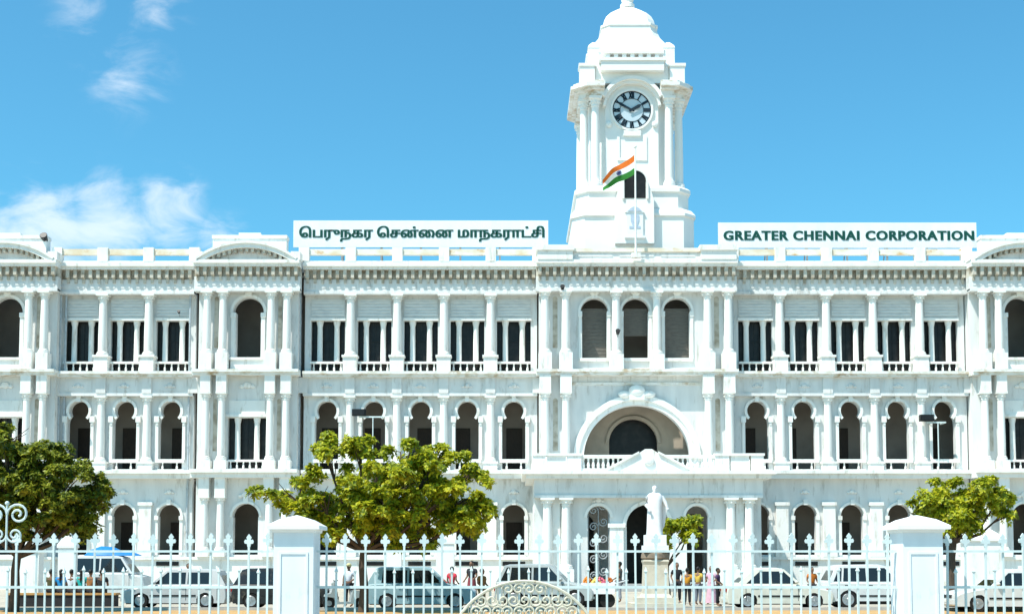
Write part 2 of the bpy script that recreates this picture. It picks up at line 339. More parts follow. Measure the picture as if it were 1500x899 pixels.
def balustrade(x0, x1, y, zb, zt, mat='trim', step=0.22, parent=None, rail=0.14):
    m = MB(); m.box(x0, x1, y - 0.12, y + 0.12, zt - rail, zt); m.box(x0, x1, y - 0.12, y + 0.12, zb, zb + 0.10)
    n = max(1, int((x1 - x0) / step))
    for i in range(n):
        cx = x0 + (i + 0.5) * (x1 - x0) / n; h = zt - rail - zb - 0.1
        m.lathe(cx, y, [(0.06, zb + 0.1), (0.075, zb + 0.1 + 0.3*h), (0.04, zb + 0.1 + 0.7*h), (0.06, zt - rail)], 6)
    return part(m, 'balustrade', M[mat], parent)

def triple_window(cx, hw, zb, zt, y, col_z0):
    """dark three light window with two white colonnettes"""
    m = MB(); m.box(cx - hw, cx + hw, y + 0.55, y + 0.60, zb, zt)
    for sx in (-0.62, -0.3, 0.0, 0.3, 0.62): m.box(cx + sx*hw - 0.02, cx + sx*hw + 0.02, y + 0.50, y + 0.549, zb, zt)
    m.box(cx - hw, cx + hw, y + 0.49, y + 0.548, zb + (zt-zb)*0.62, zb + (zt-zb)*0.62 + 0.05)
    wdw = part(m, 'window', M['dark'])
    for sx in (-1, 1):
        c = MB(); h = zt - col_z0; r = 0.19
        c.lathe(cx + sx*0.50*hw, y + 0.22, [(r*1.25, col_z0), (r*1.25, col_z0 + 0.08), (r, col_z0 + 0.14), (r*0.92, col_z0 + h*0.86), (r*1.2, col_z0 + h*0.95), (r*1.3, zt)], 12)
        part(c, 'colonnette', M['trim'], wdw, 40)
    return wdw

def wing(px0, n, pitch, lamp=False):
    xs = [Xp(px0, DW) + i * pitch * K for i in range(n + 1)]; x0, x1 = xs[0], xs[-1]; yf = DW
    cornices(x0, x1, yf)
    h2, h1, h0 = [], [], []
    for i in range(n):
        cx = (xs[i] + xs[i+1]) / 2
        h2.append(rect(cx - 25*K, cx + 25*K, z(544), z(468)))
        h1.append(keyhole(cx, 34*K, 14*K, z(687), z(587)))
        h0.append(roundhead(cx, 15.5*K, 16.5*K, G_SILL, z(755)))
    m = MB(); m.plate(rect(x0, x1, ZL2T - 0.1, ZFB + 0.05), yf + 0.45, yf + 0.85, h2); part(m, 'wall', M['wall'])
    m = MB(); m.plate(rect(x0, x1, ZL1T - 0.1, z(578)), yf + 0.25, yf + 0.75, h1); part(m, 'wall', M['wall'])
    m = MB(); m.box(x0, x1, yf - 0.12, yf + 0.75, z(578), ZL2B)                  # frieze of the first floor
    m.box(x0, x1, yf - 0.20, yf + 0.30, z(580), z(576))
    for i in range(n):
        cx = (xs[i] + xs[i+1]) / 2; m.box(cx - 20*K, cx + 20*K, yf - 0.155, yf - 0.12, z(573), z(557)); medallion(m, cx, yf - 0.17, z(565), 0.20)
    for x in xs: m.box(x - 0.32, x + 0.32, yf - 0.26, yf - 0.12, z(576), ZL2B)
    part(m, 'frieze', M['wall'])
    m = MB(); m.plate(rect(x0, x1, z(816), ZL1B), yf + 0.15, yf + 0.7, h0); part(m, 'wall', M['wall'])
    m = MB()
    m.box(x0, x1, yf - 0.18, yf + 0.7, z(819), z(815)); m.box(x0, x1, yf - 0.02, yf + 0.7, 0, z(819)); part(m, 'plinth', M['trim'])
    for i in range(n):
        cx = (xs[i] + xs[i+1]) / 2; m = MB(); m.box(cx - 0.75, cx + 0.75, yf - 0.06, yf - 0.021, z(828), z(822)); part(m, 'vent_slot', M['dark'])
    for i in range(n):
        cx = (xs[i] + xs[i+1]) / 2
        tr, tg, tl = MB(), MB(), MB()
        for s in (-1, 1):                                   # imposts and slim side pilasters of the first floor arches
            tr.box(cx + s*17*K - 0.02 if s > 0 else cx - 17*K - 0.30, cx + 17*K + 0.30 if s > 0 else cx - 17*K + 0.02, yf + 0.02, yf + 0.248, z(618), z(609))
            a, b = sorted((cx + s*17.6*K, cx + s*22*K)); tr.box(a, b, yf + 0.10, yf + 0.248, F_SILL, z(618.2))
            a, b = sorted((cx + s*17.8*K, cx + s*21*K)); tr.box(a, b, yf + 0.06, yf + 0.248, z(622), z(618.1))
            a, b = sorted((cx + s*15*K, cx + s*21*K)); tg.box(a, b, yf + 0.02, yf + 0.148, z(761), z(755)); tg.box(a + 0.03, b - 0.03, yf + 0.09, yf + 0.148, G_SILL, z(761))
        ring(tr, cx, z(587) - 14*K, 14.6*K, 18.4*K, yf + 0.08, yf + 0.248, R(-44), R(224), 18)
        ring(tg, cx, z(755), 17*K, 20.5*K, yf + 0.04, yf + 0.148, 0, PI, 16)
        tr.box(cx - 0.14, cx + 0.14, yf - 0.04, yf + 0.22, z(588), z(580)); tg.box(cx - 0.13, cx + 0.13, yf - 0.06, yf + 0.12, z(739), z(731))
        medallion(tg, cx, yf + 0.10, z(720), 0.18)
        tl.box(cx - 26*K, cx + 26*K, yf + 0.30, yf + 0.448, z(468), z(464))         # lintel
        part(tr, 'arch_moulding', M['trim']); part(tg, 'arch_moulding', M['trim']); part(tl, 'lintel', M['trim'])
    for i in range(n):
        cx = (xs[i] + xs[i+1]) / 2
        b = MB(); b.box(cx - 25*K, cx + 25*K, yf + 0.36, yf + 0.449, z(463), z(437))
        for k in range(5): zz = z(461) + (z(439) - z(461)) * k / 5; b.box(cx - 24*K, cx + 24*K, yf + 0.32, yf + 0.36, zz, zz + 0.12)
        part(b, 'blind', M['blind'])
        triple_window(cx, 25*K, z(544), z(468), yf + 0.45, z(530))
        balustrade(cx - 25*K, cx + 25*K, yf + 0.20, ZL2T, z(529), step=0.42)
        balustrade(cx - 21*K, cx + 21*K, yf + 0.12, ZL1T, z(672), step=0.80, rail=0.24)
    for x in xs[1:-1]:
        column(x, yf, z(521), ZFB - 0.08, 0.29); column(x, yf, z(676), z(580), 0.27)
        pd = MB(); pd.box(x - 0.46, x + 0.46, yf - 0.42, yf + 0.44, ZL2T, z(524)); pd.box(x - 0.53, x + 0.53, yf - 0.50, yf + 0.44, z(524), z(521)); part(pd, 'pedestal', M['trim'])
        pd = MB(); pd.box(x - 0.46, x + 0.46, yf - 0.42, yf + 0.24, ZL1T, z(679)); pd.box(x - 0.52, x + 0.52, yf - 0.48, yf + 0.24, z(679), z(676)); part(pd, 'pedestal', M['trim'])
        pd = MB(); pd.box(x - 0.40, x + 0.40, yf - 0.12, yf + 0.14, z(806), z(740)); pd.box(x - 0.48, x + 0.48, yf - 0.20, yf + 0.14, z(740), z(735)); pd.box(x - 0.48, x + 0.48, yf - 0.19, yf + 0.14, z(815), z(806)); part(pd, 'pilaster', M['trim'])
    m = MB()                                                # open parapet
    m.box(x0, x1, yf - 0.42, yf + 0.0, ZC_T, ZC_T + 0.18)
    for i, x in enumerate(xs): m.box(x - 0.33, x + 0.36, yf - 0.46, yf + 0.02, ZC_T + 0.18, z(364.5))
    part(m, 'parapet', M['trim'])
    for i in range(n):
        r = MB(); r.box(xs[i] + 0.33, xs[i+1] - 0.33, yf - 0.36, yf - 0.06, z(375), z(366.5)); part(r, 'parapet_rail', M['rail'])
    return xs

def pavilion(pxc):
    cx = Xp(pxc, DW - 1); yf = DW - 1.0; hw = 77*K
    cornices(cx - hw, cx + hw, yf)
    yw = yf + 0.45
    zt = ZFB + 0.05
    m = MB(); m.plate(rect(cx - hw + 0.2, cx + hw - 0.2, ZL2T - 0.1, zt), yw, yw + 0.5, [roundhead(cx, 18*K, 22*K, S_SILL, z(460))]); part(m, 'wall', M['wall'])
    m = MB(); m.plate(rect(cx - hw + 0.2, cx + hw - 0.2, ZL1T - 0.1, ZL2B), yw - 0.1, yw + 0.5, [rect(cx - 28*K, cx + 28*K, z(687), z(613))]); part(m, 'wall', M['wall'])
    m = MB(); m.plate(rect(cx - hw + 0.2, cx + hw - 0.2, z(816), ZL1B), yw - 0.1, yw + 0.5, [roundhead(cx, 18*K, 19*K, G_SILL, z(757))]); part(m, 'wall', M['wall'])
    m = MB()                                               # returns to the wing
    for s in (-1, 1):
        a, b = sorted((cx + s*(hw - 0.2), cx + s*(hw - 0.5))); m.box(a, b, yw + 0.501, 91.2, 0, zt)
    part(m, 'wall_return', M['wall'])
    m = MB(); m.box(cx - hw, cx + hw, yf - 0.3, yf + 1.1, z(819), z(815)); m.box(cx - hw + 0.1, cx + hw - 0.1, yf - 0.15, yf + 1.1, 0, z(819)); part(m, 'plinth', M['trim'])
    tr = MB()
    ring(tr, cx, z(460), 23*K, 27*K, yw - 0.10, yw - 0.002, 0, PI, 20); tr.box(cx - 0.22, cx + 0.22, yw - 0.2, yw - 0.002, z(437), z(428))
    for s in (-1, 1):
        a, b = sorted((cx + s*18*K, cx + s*26*K)); tr.box(a, b, yw - 0.14, yw - 0.002, z(467), z(460.5)); tr.box(min(a, b) + 0.04, max(a, b) - 0.08, yw - 0.08, yw - 0.002, S_SILL, z(467))
    part(tr, 'arch_moulding', M['trim'])
    tr = MB(); ring(tr, cx, z(757), 19.6*K, 23*K, yw - 0.2, yw - 0.102, 0, PI, 18); tr.box(cx - 0.16, cx + 0.16, yw - 0.26, yw - 0.102, z(738), z(728)); medallion(tr, cx, yw - 0.16, z(725), 0.28); part(tr, 'arch_moulding', M['trim'])
    tr = MB(); tr.box(cx - 31*K, cx + 31*K, yw - 0.25, yw - 0.102, z(612), z(608)); tr.box(cx - 26*K, cx + 26*K, yw - 0.15, yw - 0.102, z(608), z(588)); part(tr, 'lintel', M['trim'])
    tr = MB(); medallion(tr, cx, yw - 0.16, z(566), 0.28); part(tr, 'medallion', M['trim'])
    sl = MB(); sl.box(cx - 24*K, cx + 24*K, yf + 0.05, yw - 0.01, ZL2T, S_SILL); sl.box(cx - 26*K, cx + 26*K, yf - 0.06, yw - 0.01, z(530), z(526.5)); part(sl, 'window_sill', M['trim'])
    triple_window(cx, 28*K, z(687), z(613), yw - 0.1, z(676)); balustrade(cx - 28*K, cx + 28*K, yw - 0.05, ZL1T, z(674), step=0.42)
    for o in (-58, -35, 35, 58):
        x = cx + o*K
        column(x, yf - 0.08, z(521), ZFB - 0.08, 0.27); column(x, yf - 0.08, z(676), z(577), 0.25); column(x, yf - 0.06, z(806), z(728), 0.25)
        for za, zb in ((ZL2T, z(521)), (ZL1T, z(676)), (z(815), z(806))):
            pd = MB(); pd.box(x - 0.40, x + 0.40, yf - 0.50, yf + 0.30, za, zb); part(pd, 'pedestal', M['trim'])
        for za, zb in ((z(577), ZL2B), (z(728), ZL1B)):
            pd = MB(); pd.box(x - 0.34, x + 0.34, yf - 0.40, yf + 0.30, za, zb); part(pd, 'impost_block', M['trim'])
    for o in (-46.5, 46.5):                                 # flat plates, niche shade painted in, between the paired columns
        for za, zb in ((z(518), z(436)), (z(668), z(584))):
            m = MB(); m.plate(roundhead(cx + o*K, 0.13, 0.13, za + 0.3, zb - 0.2, 8), yw - 0.115, yw - 0.1015); part(m, 'painted_niche', M['dentil'])
    # segmental pediment over the cornice
    half = 72*K; rise = z(364.5) - ZC_T; rad = (half*half + rise*rise) / (2*rise); zc = ZC_T + rise - rad; a = math.asin(half / rad)
    m = MB(); ring(m, cx, zc, rad - 0.28, rad, yf - 0.62, yf + 0.4, PI/2 - a, PI/2 + a, 26); ring(m, cx, zc, rad, rad + 0.16, yf - 0.74, yf + 0.4, PI/2 - a, PI/2 + a, 26)
    m.box(cx - hw - 0.05, cx - half + 0.35, yf - 0.60, yf + 0.4, ZC_T, z(376)); m.box(cx + half - 0.35, cx + hw + 0.05, yf - 0.60, yf + 0.4, ZC_T, z(376))
    part(m, 'pediment_arch', M['trim'])
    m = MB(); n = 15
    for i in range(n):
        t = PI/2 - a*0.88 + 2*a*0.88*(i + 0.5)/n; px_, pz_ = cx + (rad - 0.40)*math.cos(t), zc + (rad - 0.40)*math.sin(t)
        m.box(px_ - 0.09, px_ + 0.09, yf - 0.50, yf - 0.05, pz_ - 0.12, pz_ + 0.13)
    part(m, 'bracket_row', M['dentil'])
    seg = 24; pts = [(cx + (rad - 0.29)*math.cos(PI/2 - a + 2*a*i/seg), zc + (rad - 0.29)*math.sin(PI/2 - a + 2*a*i/seg)) for i in range(seg + 1)]
    pts = [p for p in pts if p[1] > ZC_T + 0.01]
    m = MB(); m.plate(pts + [(pts[-1][0], ZC_T), (pts[0][0], ZC_T)], yf - 0.04, yf + 0.36); part(m, 'tympanum', M['wall'])
    m = MB(); m.box(cx - 54*K, cx + 54*K, yf + 0.45, yf + 1.3, ZC_T, z(349)); m.box(cx - 55*K, cx + 55*K, yf + 0.38, yf + 1.35, z(352), z(347.5)); m.box(cx - 16*K, cx + 16*K, yf + 0.42, yf + 1.2, z(347.5), z(344)); part(m, 'attic_block', M['trim'])
    return cx, hw

def pipe(px, y, zt=None, zb=0.0):
    x = Xp(px, DW); m = MB(); m.tube([(x, y, zb), (x, y, zt or z(405))], 0.07, 8)
    for k in range(7): zz = 1 + k*2.8; m.lathe(x, y, [(0.10, zz), (0.10, zz + 0.12)], 8)
    part(m, 'drain_pipe', M['pipe'], None, 40)

wl = wing(444, 5, 68.6)
wr = wing(1075, 5, 68.6)
wo = wing(81, 3, 67.3)
pv = [pavilion(4), pavilion(360.5), pavilion(1501)]
for px, y in ((86, 90.0), (93, 90.1), (431, 90.0), (438, 90.1), (791, 89.7), (1074, 89.9), (1428, 90.0), (276, 90.1)): pipe(px, y)

# shell: interior verandahs, floors, roof and the other sides
XL, XR = pv[0][0] - pv[0][1], pv[2][0] + pv[2][1]
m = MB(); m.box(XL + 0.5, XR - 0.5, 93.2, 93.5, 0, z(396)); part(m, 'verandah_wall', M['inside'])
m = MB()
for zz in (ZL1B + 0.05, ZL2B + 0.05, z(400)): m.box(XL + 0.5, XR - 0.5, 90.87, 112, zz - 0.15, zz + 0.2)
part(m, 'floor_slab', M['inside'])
m = MB(); m.box(XL + 0.1, XL + 0.5, 91.2, 112, 0, ZC_T); m.box(XR - 0.5, XR - 0.1, 91.2, 112, 0, ZC_T); m.box(XL + 0.1, XR - 0.1, 112, 112.4, 0, ZC_T); part(m, 'wall', M['wall'])
m = MB(); m.box(XL + 0.5, XR - 0.5, 90.87, 112, ZC_T - 0.5, ZC_T - 0.1); part(m, 'roof', M['kerb'])
# doors and shutters glimpsed in the verandahs
m = MB()
for xs, fl in ((wl, (0, 1)), (wr, (0, 1)), (wo, (0, 1))):
    for i in range(len(xs) - 1):
        cx = (xs[i] + xs[i+1]) / 2 + random.uniform(-0.5, 0.5)
        for b, h in ((z(690) + 0.4, 2.8), (1.9, 2.6)):
            m = MB(); m.box(cx - 0.55, cx + 0.55, 93.12, 93.199, b, b + h); part(m, 'inner_door', M['wood'])

# ---- central block
yc = DW - 1.0; CW = 146*K; yw = yc + 0.40
cornices(X0 - CW, X0 + CW, yc)
m = MB(); m.plate(rect(X0 - CW + 0.2, X0 + CW - 0.2, ZL2T - 0.1, ZFB + 0.05), yw, yw + 0.5, [roundhead(X0 + o*K, 18*K, 20*K, S_SILL, z(459)) for o in (-60.5, 0, 60.5)]); part(m, 'wall', M['wall'])
ARC = z(672); AR = 77*K
arch_pts = [(X0 - AR, ZL1T - 0.05), (X0 + AR, ZL1T - 0.05)] + [(X0 + AR*math.cos(PI*i/32), ARC + AR*math.sin(PI*i/32)) for i in range(33)]
m = MB(); m.plate(rect(X0 - CW + 0.2, X0 + CW - 0.2, ZL1T - 0.1, ZL2B), yw - 0.1, yw + 0.5, [arch_pts]); part(m, 'wall', M['wall'])
m = MB(); m.plate(rect(X0 - CW + 0.2, X0 + CW - 0.2, 0, ZL1B), yw - 0.1, yw + 0.5, [roundhead(X0, 1.6, 1.6, 0.3, 4.2), roundhead(X0 - 3.6, 0.75, 0.75, 0.6, 4.2), roundhead(X0 + 3.6, 0.75, 0.75, 0.6, 4.2)]); part(m, 'wall', M['wall'])
m = MB()
for s in (-1, 1):
    a, b = sorted((X0 + s*(CW - 0.2), X0 + s*(CW - 0.5))); m.box(a, b, yw + 0.501, 91.2, 0, ZFB)
part(m, 'wall_return', M['wall'])
m = MB(); ring(m, X0, ARC, AR + 0.01, AR + 7*K, yw - 0.24, yw - 0.102, 0, PI, 40); ring(m, X0, ARC, AR + 7*K, AR + 15*K, yw - 0.36, yw - 0.102, 0, PI, 40)
m.box(X0 - 0.5, X0 + 0.5, yw - 0.5, yw - 0.1, z(588), z(572)); m.ball((X0, yw - 0.42, z(575)), 0.55, 0.2, 0.4, 10, 6); m.ball((X0 - 0.8, yw - 0.38, z(580)), 0.45, 0.15, 0.25, 8, 5); m.ball((X0 + 0.8, yw - 0.38, z(580)), 0.45, 0.15, 0.25, 8, 5)
part(m, 'great_arch_moulding', M['trim'], None, 50)
m = MB(); m.box(X0 - 95*K, X0 + 95*K, yw - 0.18, yw - 0.102, z(566), z(562)); part(m, 'frieze_panel', M['ledge'])
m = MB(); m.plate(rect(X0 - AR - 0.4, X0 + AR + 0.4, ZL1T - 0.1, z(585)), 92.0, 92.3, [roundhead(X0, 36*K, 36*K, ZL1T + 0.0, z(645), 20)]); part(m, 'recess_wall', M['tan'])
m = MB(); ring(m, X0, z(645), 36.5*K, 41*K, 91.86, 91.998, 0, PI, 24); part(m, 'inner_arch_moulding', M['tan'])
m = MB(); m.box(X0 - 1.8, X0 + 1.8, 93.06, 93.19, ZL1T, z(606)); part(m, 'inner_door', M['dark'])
for o in (-60.5, 0, 60.5):
    tr = MB(); cx = X0 + o*K; ring(tr, cx, z(459), 20.6*K, 24*K, yw - 0.10, yw - 0.002, 0, PI, 18); tr.box(cx - 0.2, cx + 0.2, yw - 0.18, yw - 0.002, z(440), z(430)); tr.ball((cx, yw - 0.12, z(432)), 0.32, 0.12, 0.2, 8, 5)
    for s in (-1, 1):
        a, b = sorted((cx + s*18*K, cx + s*24*K)); tr.box(a, b, yw - 0.12, yw - 0.002, z(466), z(458.5)); tr.box(a + 0.04, b - 0.04, yw - 0.07, yw - 0.002, z(527.5), z(465.5))
    tr.box(cx - 22*K, cx + 22*K, yw - 0.16, yw - 0.002, z(531), z(526.5))
    part(tr, 'arch_moulding', M['trim'])
for o, pz in ((-60.5, 527), (0, 492), (60.5, 527)):
    m = MB(); cx = X0 + o*K; m.box(cx - 19*K, cx + 19*K, yw + 0.62, yw + 0.66, z(pz), z(452))
    for k in range(14):
        zz = z(pz) + (z(452) - z(pz))*(k + 0.5)/14; m.box(cx - 18.5*K, cx + 18.5*K, yw + 0.60, yw + 0.619, zz - 0.015, zz + 0.015)
    part(m, 'roller_blind', M['cane'])
for o in (-29.5, 29.5):
    x = X0 + o*K; column(x, yc, z(523), ZFB - 0.08, 0.29); pd = MB(); pd.box(x - 0.46, x + 0.46, yc - 0.42, yc + 0.39, ZL2T, z(523)); part(pd, 'pedestal', M['trim'])
for o in (-133, -103, 103, 133):
    x = X0 + o*K; column(x, yc - 0.18, z(521), ZFB - 0.08, 0.28); column(x, yc - 0.18, z(676), z(577), 0.27)
    for za, zb, y1 in ((ZL2T, z(521), 0.38), (ZL1T, z(676), 0.28)):
        pd = MB(); pd.box(x - 0.44, x + 0.44, yc - 0.60, yc + y1, za, zb); part(pd, 'pedestal', M['trim'])
    pd = MB(); pd.box(x - 0.38, x + 0.38, yc - 0.50, yc + 0.28, z(577), ZL2B); part(pd, 'impost_block', M['trim'])
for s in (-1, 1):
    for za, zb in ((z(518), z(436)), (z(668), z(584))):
        m = MB(); m.plate(roundhead(X0 + s*118*K, 0.16, 0.16, za + 0.3, zb - 0.2, 8), yw - 0.115, yw - 0.1015) if zb < 15 and False else m.plate(roundhead(X0 + s*118*K, 0.16, 0.16, za + 0.3, zb - 0.2, 8), yw - (0.015 if za > z(600) else 0.115), yw - (0.0015 if za > z(600) else 0.1015)); part(m, 'painted_niche', M['dentil'])  # flat dark plate painted with the shade of a narrow recess
for s in (-1, 1):
    m = MB(); a, b = sorted((X0 + s*93*K, X0 + s*144*K)); m.box(a, b, yc - 0.75, yc + 0.8, ZC_T + 0.002, Zp(366, 88.2)); m.box(a - 0.1, b + 0.1, yc - 0.86, yc + 0.9, Zp(366, 88.2), Zp(358.5, 88.2)); part(m, 'parapet_block', M['trim'])
m = MB(); m.box(X0 - 93*K, X0 + 93*K, yc - 0.40, yc - 0.05, ZC_T + 0.001, Zp(369, 88.5))
for i in range(3): cx = X0 + (i - 1)*60*K; m.box(cx - 25*K, cx + 25*K, yc - 0.44, yc - 0.401, ZC_T + 0.25, Zp(373, 88.5))
part(m, 'parapet', M['wall'])
m = MB(); m.box(X0 - 93*K, X0 + 93*K, yc - 0.50, yc + 0.0, Zp(368.8, 88.5), Zp(363, 88.5)); part(m, 'parapet_rail', M['rail'])

# ---- porch
DP = 82.0; KP = Xp(850, DP) - Xp(750, DP); KP /= 100; zp = lambda py: Zp(py, DP); yp = DP
PW = 166*KP
side_open = [roundhead(X0 + o*KP, 16*KP, 16.5*KP, 0.55, zp(757)) for o in (-72, 72)]
m = MB(); m.plate(rect(X0 - PW, X0 + PW, 0, zp(700)), yp + 0.35, yp + 0.85, side_open + [roundhead(X0, 31*KP, 31.5*KP, 0.30, zp(770))])
for s in (-1, 1):
    a, b = sorted((X0 + s*PW, X0 + s*(PW - 0.5))); m.box(a, b, yp + 0.851, yw - 0.12, 0, zp(700))
porch = part(m, 'porch', M['wall'])
def pp(mb, name, mat, smooth=None):
    o = mb.build(name, M[mat], porch, smooth); o.matrix_parent_inverse = HINV if False else Matrix.Identity(4); return o
m = MB(); m.box(X0 - PW - 0.75, X0 + PW + 0.75, yp - 0.85, yw - 0.11, zp(695), zp(690)); m.box(X0 - PW - 0.5, X0 + PW + 0.5, yp - 0.6, yw - 0.11, zp(701), zp(695)); pp(m, 'cornice', 'trim')
m = MB(); m.box(X0 - PW - 0.02, X0 + PW + 0.02, yp - 0.20, yp + 0.349, zp(727), zp(701)); m.box(X0 - PW - 0.02, X0 + PW + 0.02, yp - 0.30, yp + 0.348, zp(729), zp(725))
for o in (-72, 0, 72): medallion(m, X0 + o*KP, yp + 0.30, zp(732), 0.2)
pp(m, 'frieze', 'wall')
for o in (-72, 72):
    tr = MB(); ring(tr, X0 + o*KP, zp(757), 17*KP, 21*KP, yp + 0.25, yp + 0.348, 0, PI, 18); pp(tr, 'arch_moulding', 'trim')
tr = MB(); ring(tr, X0, zp(770), 32*KP, 37*KP, yp + 0.22, yp + 0.348, 0, PI, 24); pp(tr, 'arch_moulding', 'trim')
for o in (-46, 46): tr = MB(); tr.box(X0 + o*KP - 0.42, X0 + o*KP + 0.42, yp + 0.15, yp + 0.348, 0.3, zp(772)); tr.box(X0 + o*KP - 0.52, X0 + o*KP + 0.52, yp + 0.08, yp + 0.348, zp(772), zp(766)); pp(tr, 'pilaster', 'trim')
for o in (-147, -120, 120, 147):
    x = X0 + o*KP; c_ = column(x, yp - 0.04, zp(833), zp(729), 0.30, 'trim', porch)
    pd = MB(); pd.box(x - 0.46, x + 0.46, yp - 0.50, yp + 0.34, 0, zp(833)); pp(pd, 'pedestal', 'trim')
for s in (-1, 1):
    pd = MB(); a, b = sorted((X0 + s*128*KP, X0 + s*140*KP)); pd.box(a, b, yp + 0.14, yp + 0.349, zp(833), zp(729)); pd.box(a + 0.1, b - 0.1, yp + 0.10, yp + 0.139, zp(790), zp(784)); pp(pd, 'pilaster', 'trim')
def pbal(x0, x1, y):
    m = MB(); zb, zt = zp(690), zp(666); m.box(x0, x1, y - 0.14, y + 0.14, zt - 0.2, zt); m.box(x0, x1, y - 0.14, y + 0.14, zb, zb + 0.18)
    n = max(1, int((x1 - x0) / 0.30))
    for i in range(n): cx = x0 + (i + 0.5)*(x1 - x0)/n; h = zt - 0.2 - zb - 0.18; m.lathe(cx, y, [(0.07, zb + .18), (0.10, zb + .18 + .3*h), (0.05, zb + .18 + .7*h), (0.08, zt - .2)], 8)
    pp(m, 'balustrade', 'trim')
pbal(X0 - 98*KP, X0 + 98*KP, yp)
for s in (-1, 1):
    m = MB()
    for a0, a1 in ((98, 118), (120, 147), (150, 168)):
        a, b = sorted((X0 + s*a0*KP, X0 + s*a1*KP)); m.box(a, b, yp - 0.26 + (0.06 if a0 == 120 else 0), yp + 0.26, zp(690), zp(665))
    a, b = sorted((X0 + s*168*KP, X0 + s*160*KP)); m.box(a, b, yp + 0.261, yw - 0.12, zp(690), zp(668))
    a, b = sorted((X0 + s*97*KP, X0 + s*169*KP)); m.box(a - 0.02, b + 0.02, yp - 0.32, yp + 0.30, zp(667.5), zp(664)); pp(m, 'parapet', 'trim')
m = MB(); m.plate([(X0 - 60*KP, zp(690)), (X0 + 60*KP, zp(690)), (X0 + 57*KP, zp(686)), (X0 + 14*KP, zp(664)), (X0 + 5*KP, zp(658)), (X0 - 5*KP, zp(658)), (X0 - 14*KP, zp(664)), (X0 - 57*KP, zp(686))], yp - 0.42, yp - 0.16)
m.plate([(X0 - 62*KP, zp(690)), (X0 - 62*KP, zp(686.5)), (X0 - 14*KP, zp(661.5)), (X0 - 14*KP, zp(664.5))][::-1], yp - 0.55, yp - 0.421); m.plate([(X0 + 62*KP, zp(690)), (X0 + 62*KP, zp(686.5)), (X0 + 14*KP, zp(661.5)), (X0 + 14*KP, zp(664.5))], yp - 0.55, yp - 0.421)
m.ball((X0, yp - 0.5, zp(675)), 0.35, 0.1, 0.3, 10, 6)
pp(m, 'pediment', 'trim')
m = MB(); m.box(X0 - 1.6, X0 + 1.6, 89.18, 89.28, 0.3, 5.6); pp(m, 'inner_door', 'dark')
m = MB()
for k in range(3): m.box(X0 - 3.4 - 0.35*(2-k), X0 + 3.4 + 0.35*(2-k), yp - 1.5 + 0.4*k, yp + 0.3, 0.15*k - (0.02 if k == 0 else 0.001), 0.15*(k+1))
pp(m, 'step', 'kerb')
def spiral(mb, cx, y, cz, r, turns=1.6, sx=1, r0=0.035, flip=1):
    pts = []; n = 26
    for i in range(n + 1):
        t = i / n; a = turns*2*PI*t; rr = r*(1 - 0.85*t); pts.append((cx + sx*rr*math.cos(a), y, cz + flip*rr*math.sin(a)))
    mb.tube(pts, r0, 6)
m = MB(); gx = X0 - 72*KP
for k in range(5):
    zz = 0.9 + k*1.0; spiral(m, gx - 0.3, yp + 0.5, zz, 0.28, sx=1, r0=0.04); spiral(m, gx + 0.3, yp + 0.5, zz + 0.3, 0.28, sx=-1, r0=0.04, flip=-1)
for o in (-0.62, 0, 0.62): m.tube([(gx + o, yp + 0.52, 0.55), (gx + o, yp + 0.52, 5.0)], 0.03, 6)
pp(m, 'iron_grille', 'steel')

# ---- clock tower
DT = 91.0; zt_ = lambda py: Zp(py, DT); KT = lambda py: (XZ(850, py, DT)[0] - XZ(750, py, DT)[0]) / 100
TY = DT + 3.5; TX = X0
def cham(hw, ch, zz): return [(TX + x, TY + y, zz) for x, y in ((-hw + ch, -hw), (hw - ch, -hw), (hw, -hw + ch), (hw, hw - ch), (hw - ch, hw), (-hw + ch, hw), (-hw, hw - ch), (-hw, -hw + ch))]
k2 = KT(200)
def zd(py, h): return Zp(py, TY - h*k2) if py < 306 else zt_(py)
def stack(mb, rows): mb.loft([cham(h*k2, c*k2, zd(py, h)) for h, c, py in rows])
m = MB()
stack(m, [(89, 17, 394), (89, 17, 320), (91.5, 18, 320), (91.5, 18, 316), (86, 17, 308)])
stack(m, [(82, 17, 306.5), (82, 17, 282), (85, 18, 280), (85, 18, 275), (81, 18, 272)])
stack(m, [(61, 24, 273), (61, 24, 136)])
tower = part(m, 'clock_tower', M['tower'])
tower_inv = Matrix.Identity(4)
def tp(mb, name, mat, smooth=None):
    o = mb.build(name, M[mat], tower, smooth); return o
fy = TY - 61*k2                                             # front plane of the shaft
def mirror_cols(o, y):
    for s in (-1, 1): column(TX + s*o*k2, y, zt_(272), zt_(141), 0.30, 'tower', tower)
mirror_cols(54, TY - 69*k2); mirror_cols(70, TY - 54*k2); mirror_cols(70, TY + 54*k2)
m = MB()
def notched(hw, ch, nw):
    pts = [(-nw, -hw), (-hw + ch, -hw), (-hw, -hw + ch), (-hw, hw - ch), (-hw + ch, hw), (hw - ch, hw), (hw, hw - ch), (hw, -hw + ch), (hw - ch, -hw), (nw, -hw), (nw, -60), (-nw, -60)]
    return [(TX + x*k2, TY + y*k2) for x, y in pts]
m.slab(notched(78, 20, 41), zt_(141), zt_(133)); m.slab(notched(84, 21, 41), zt_(133), zt_(130)); m.slab(notched(90, 22, 41), zt_(130), zt_(125)); m.slab(notched(86, 21, 41), zt_(125), zt_(121))
tp(m, 'cornice', 'ledge')
m = MB(); cz = zt_(158); cr_ = 29*k2
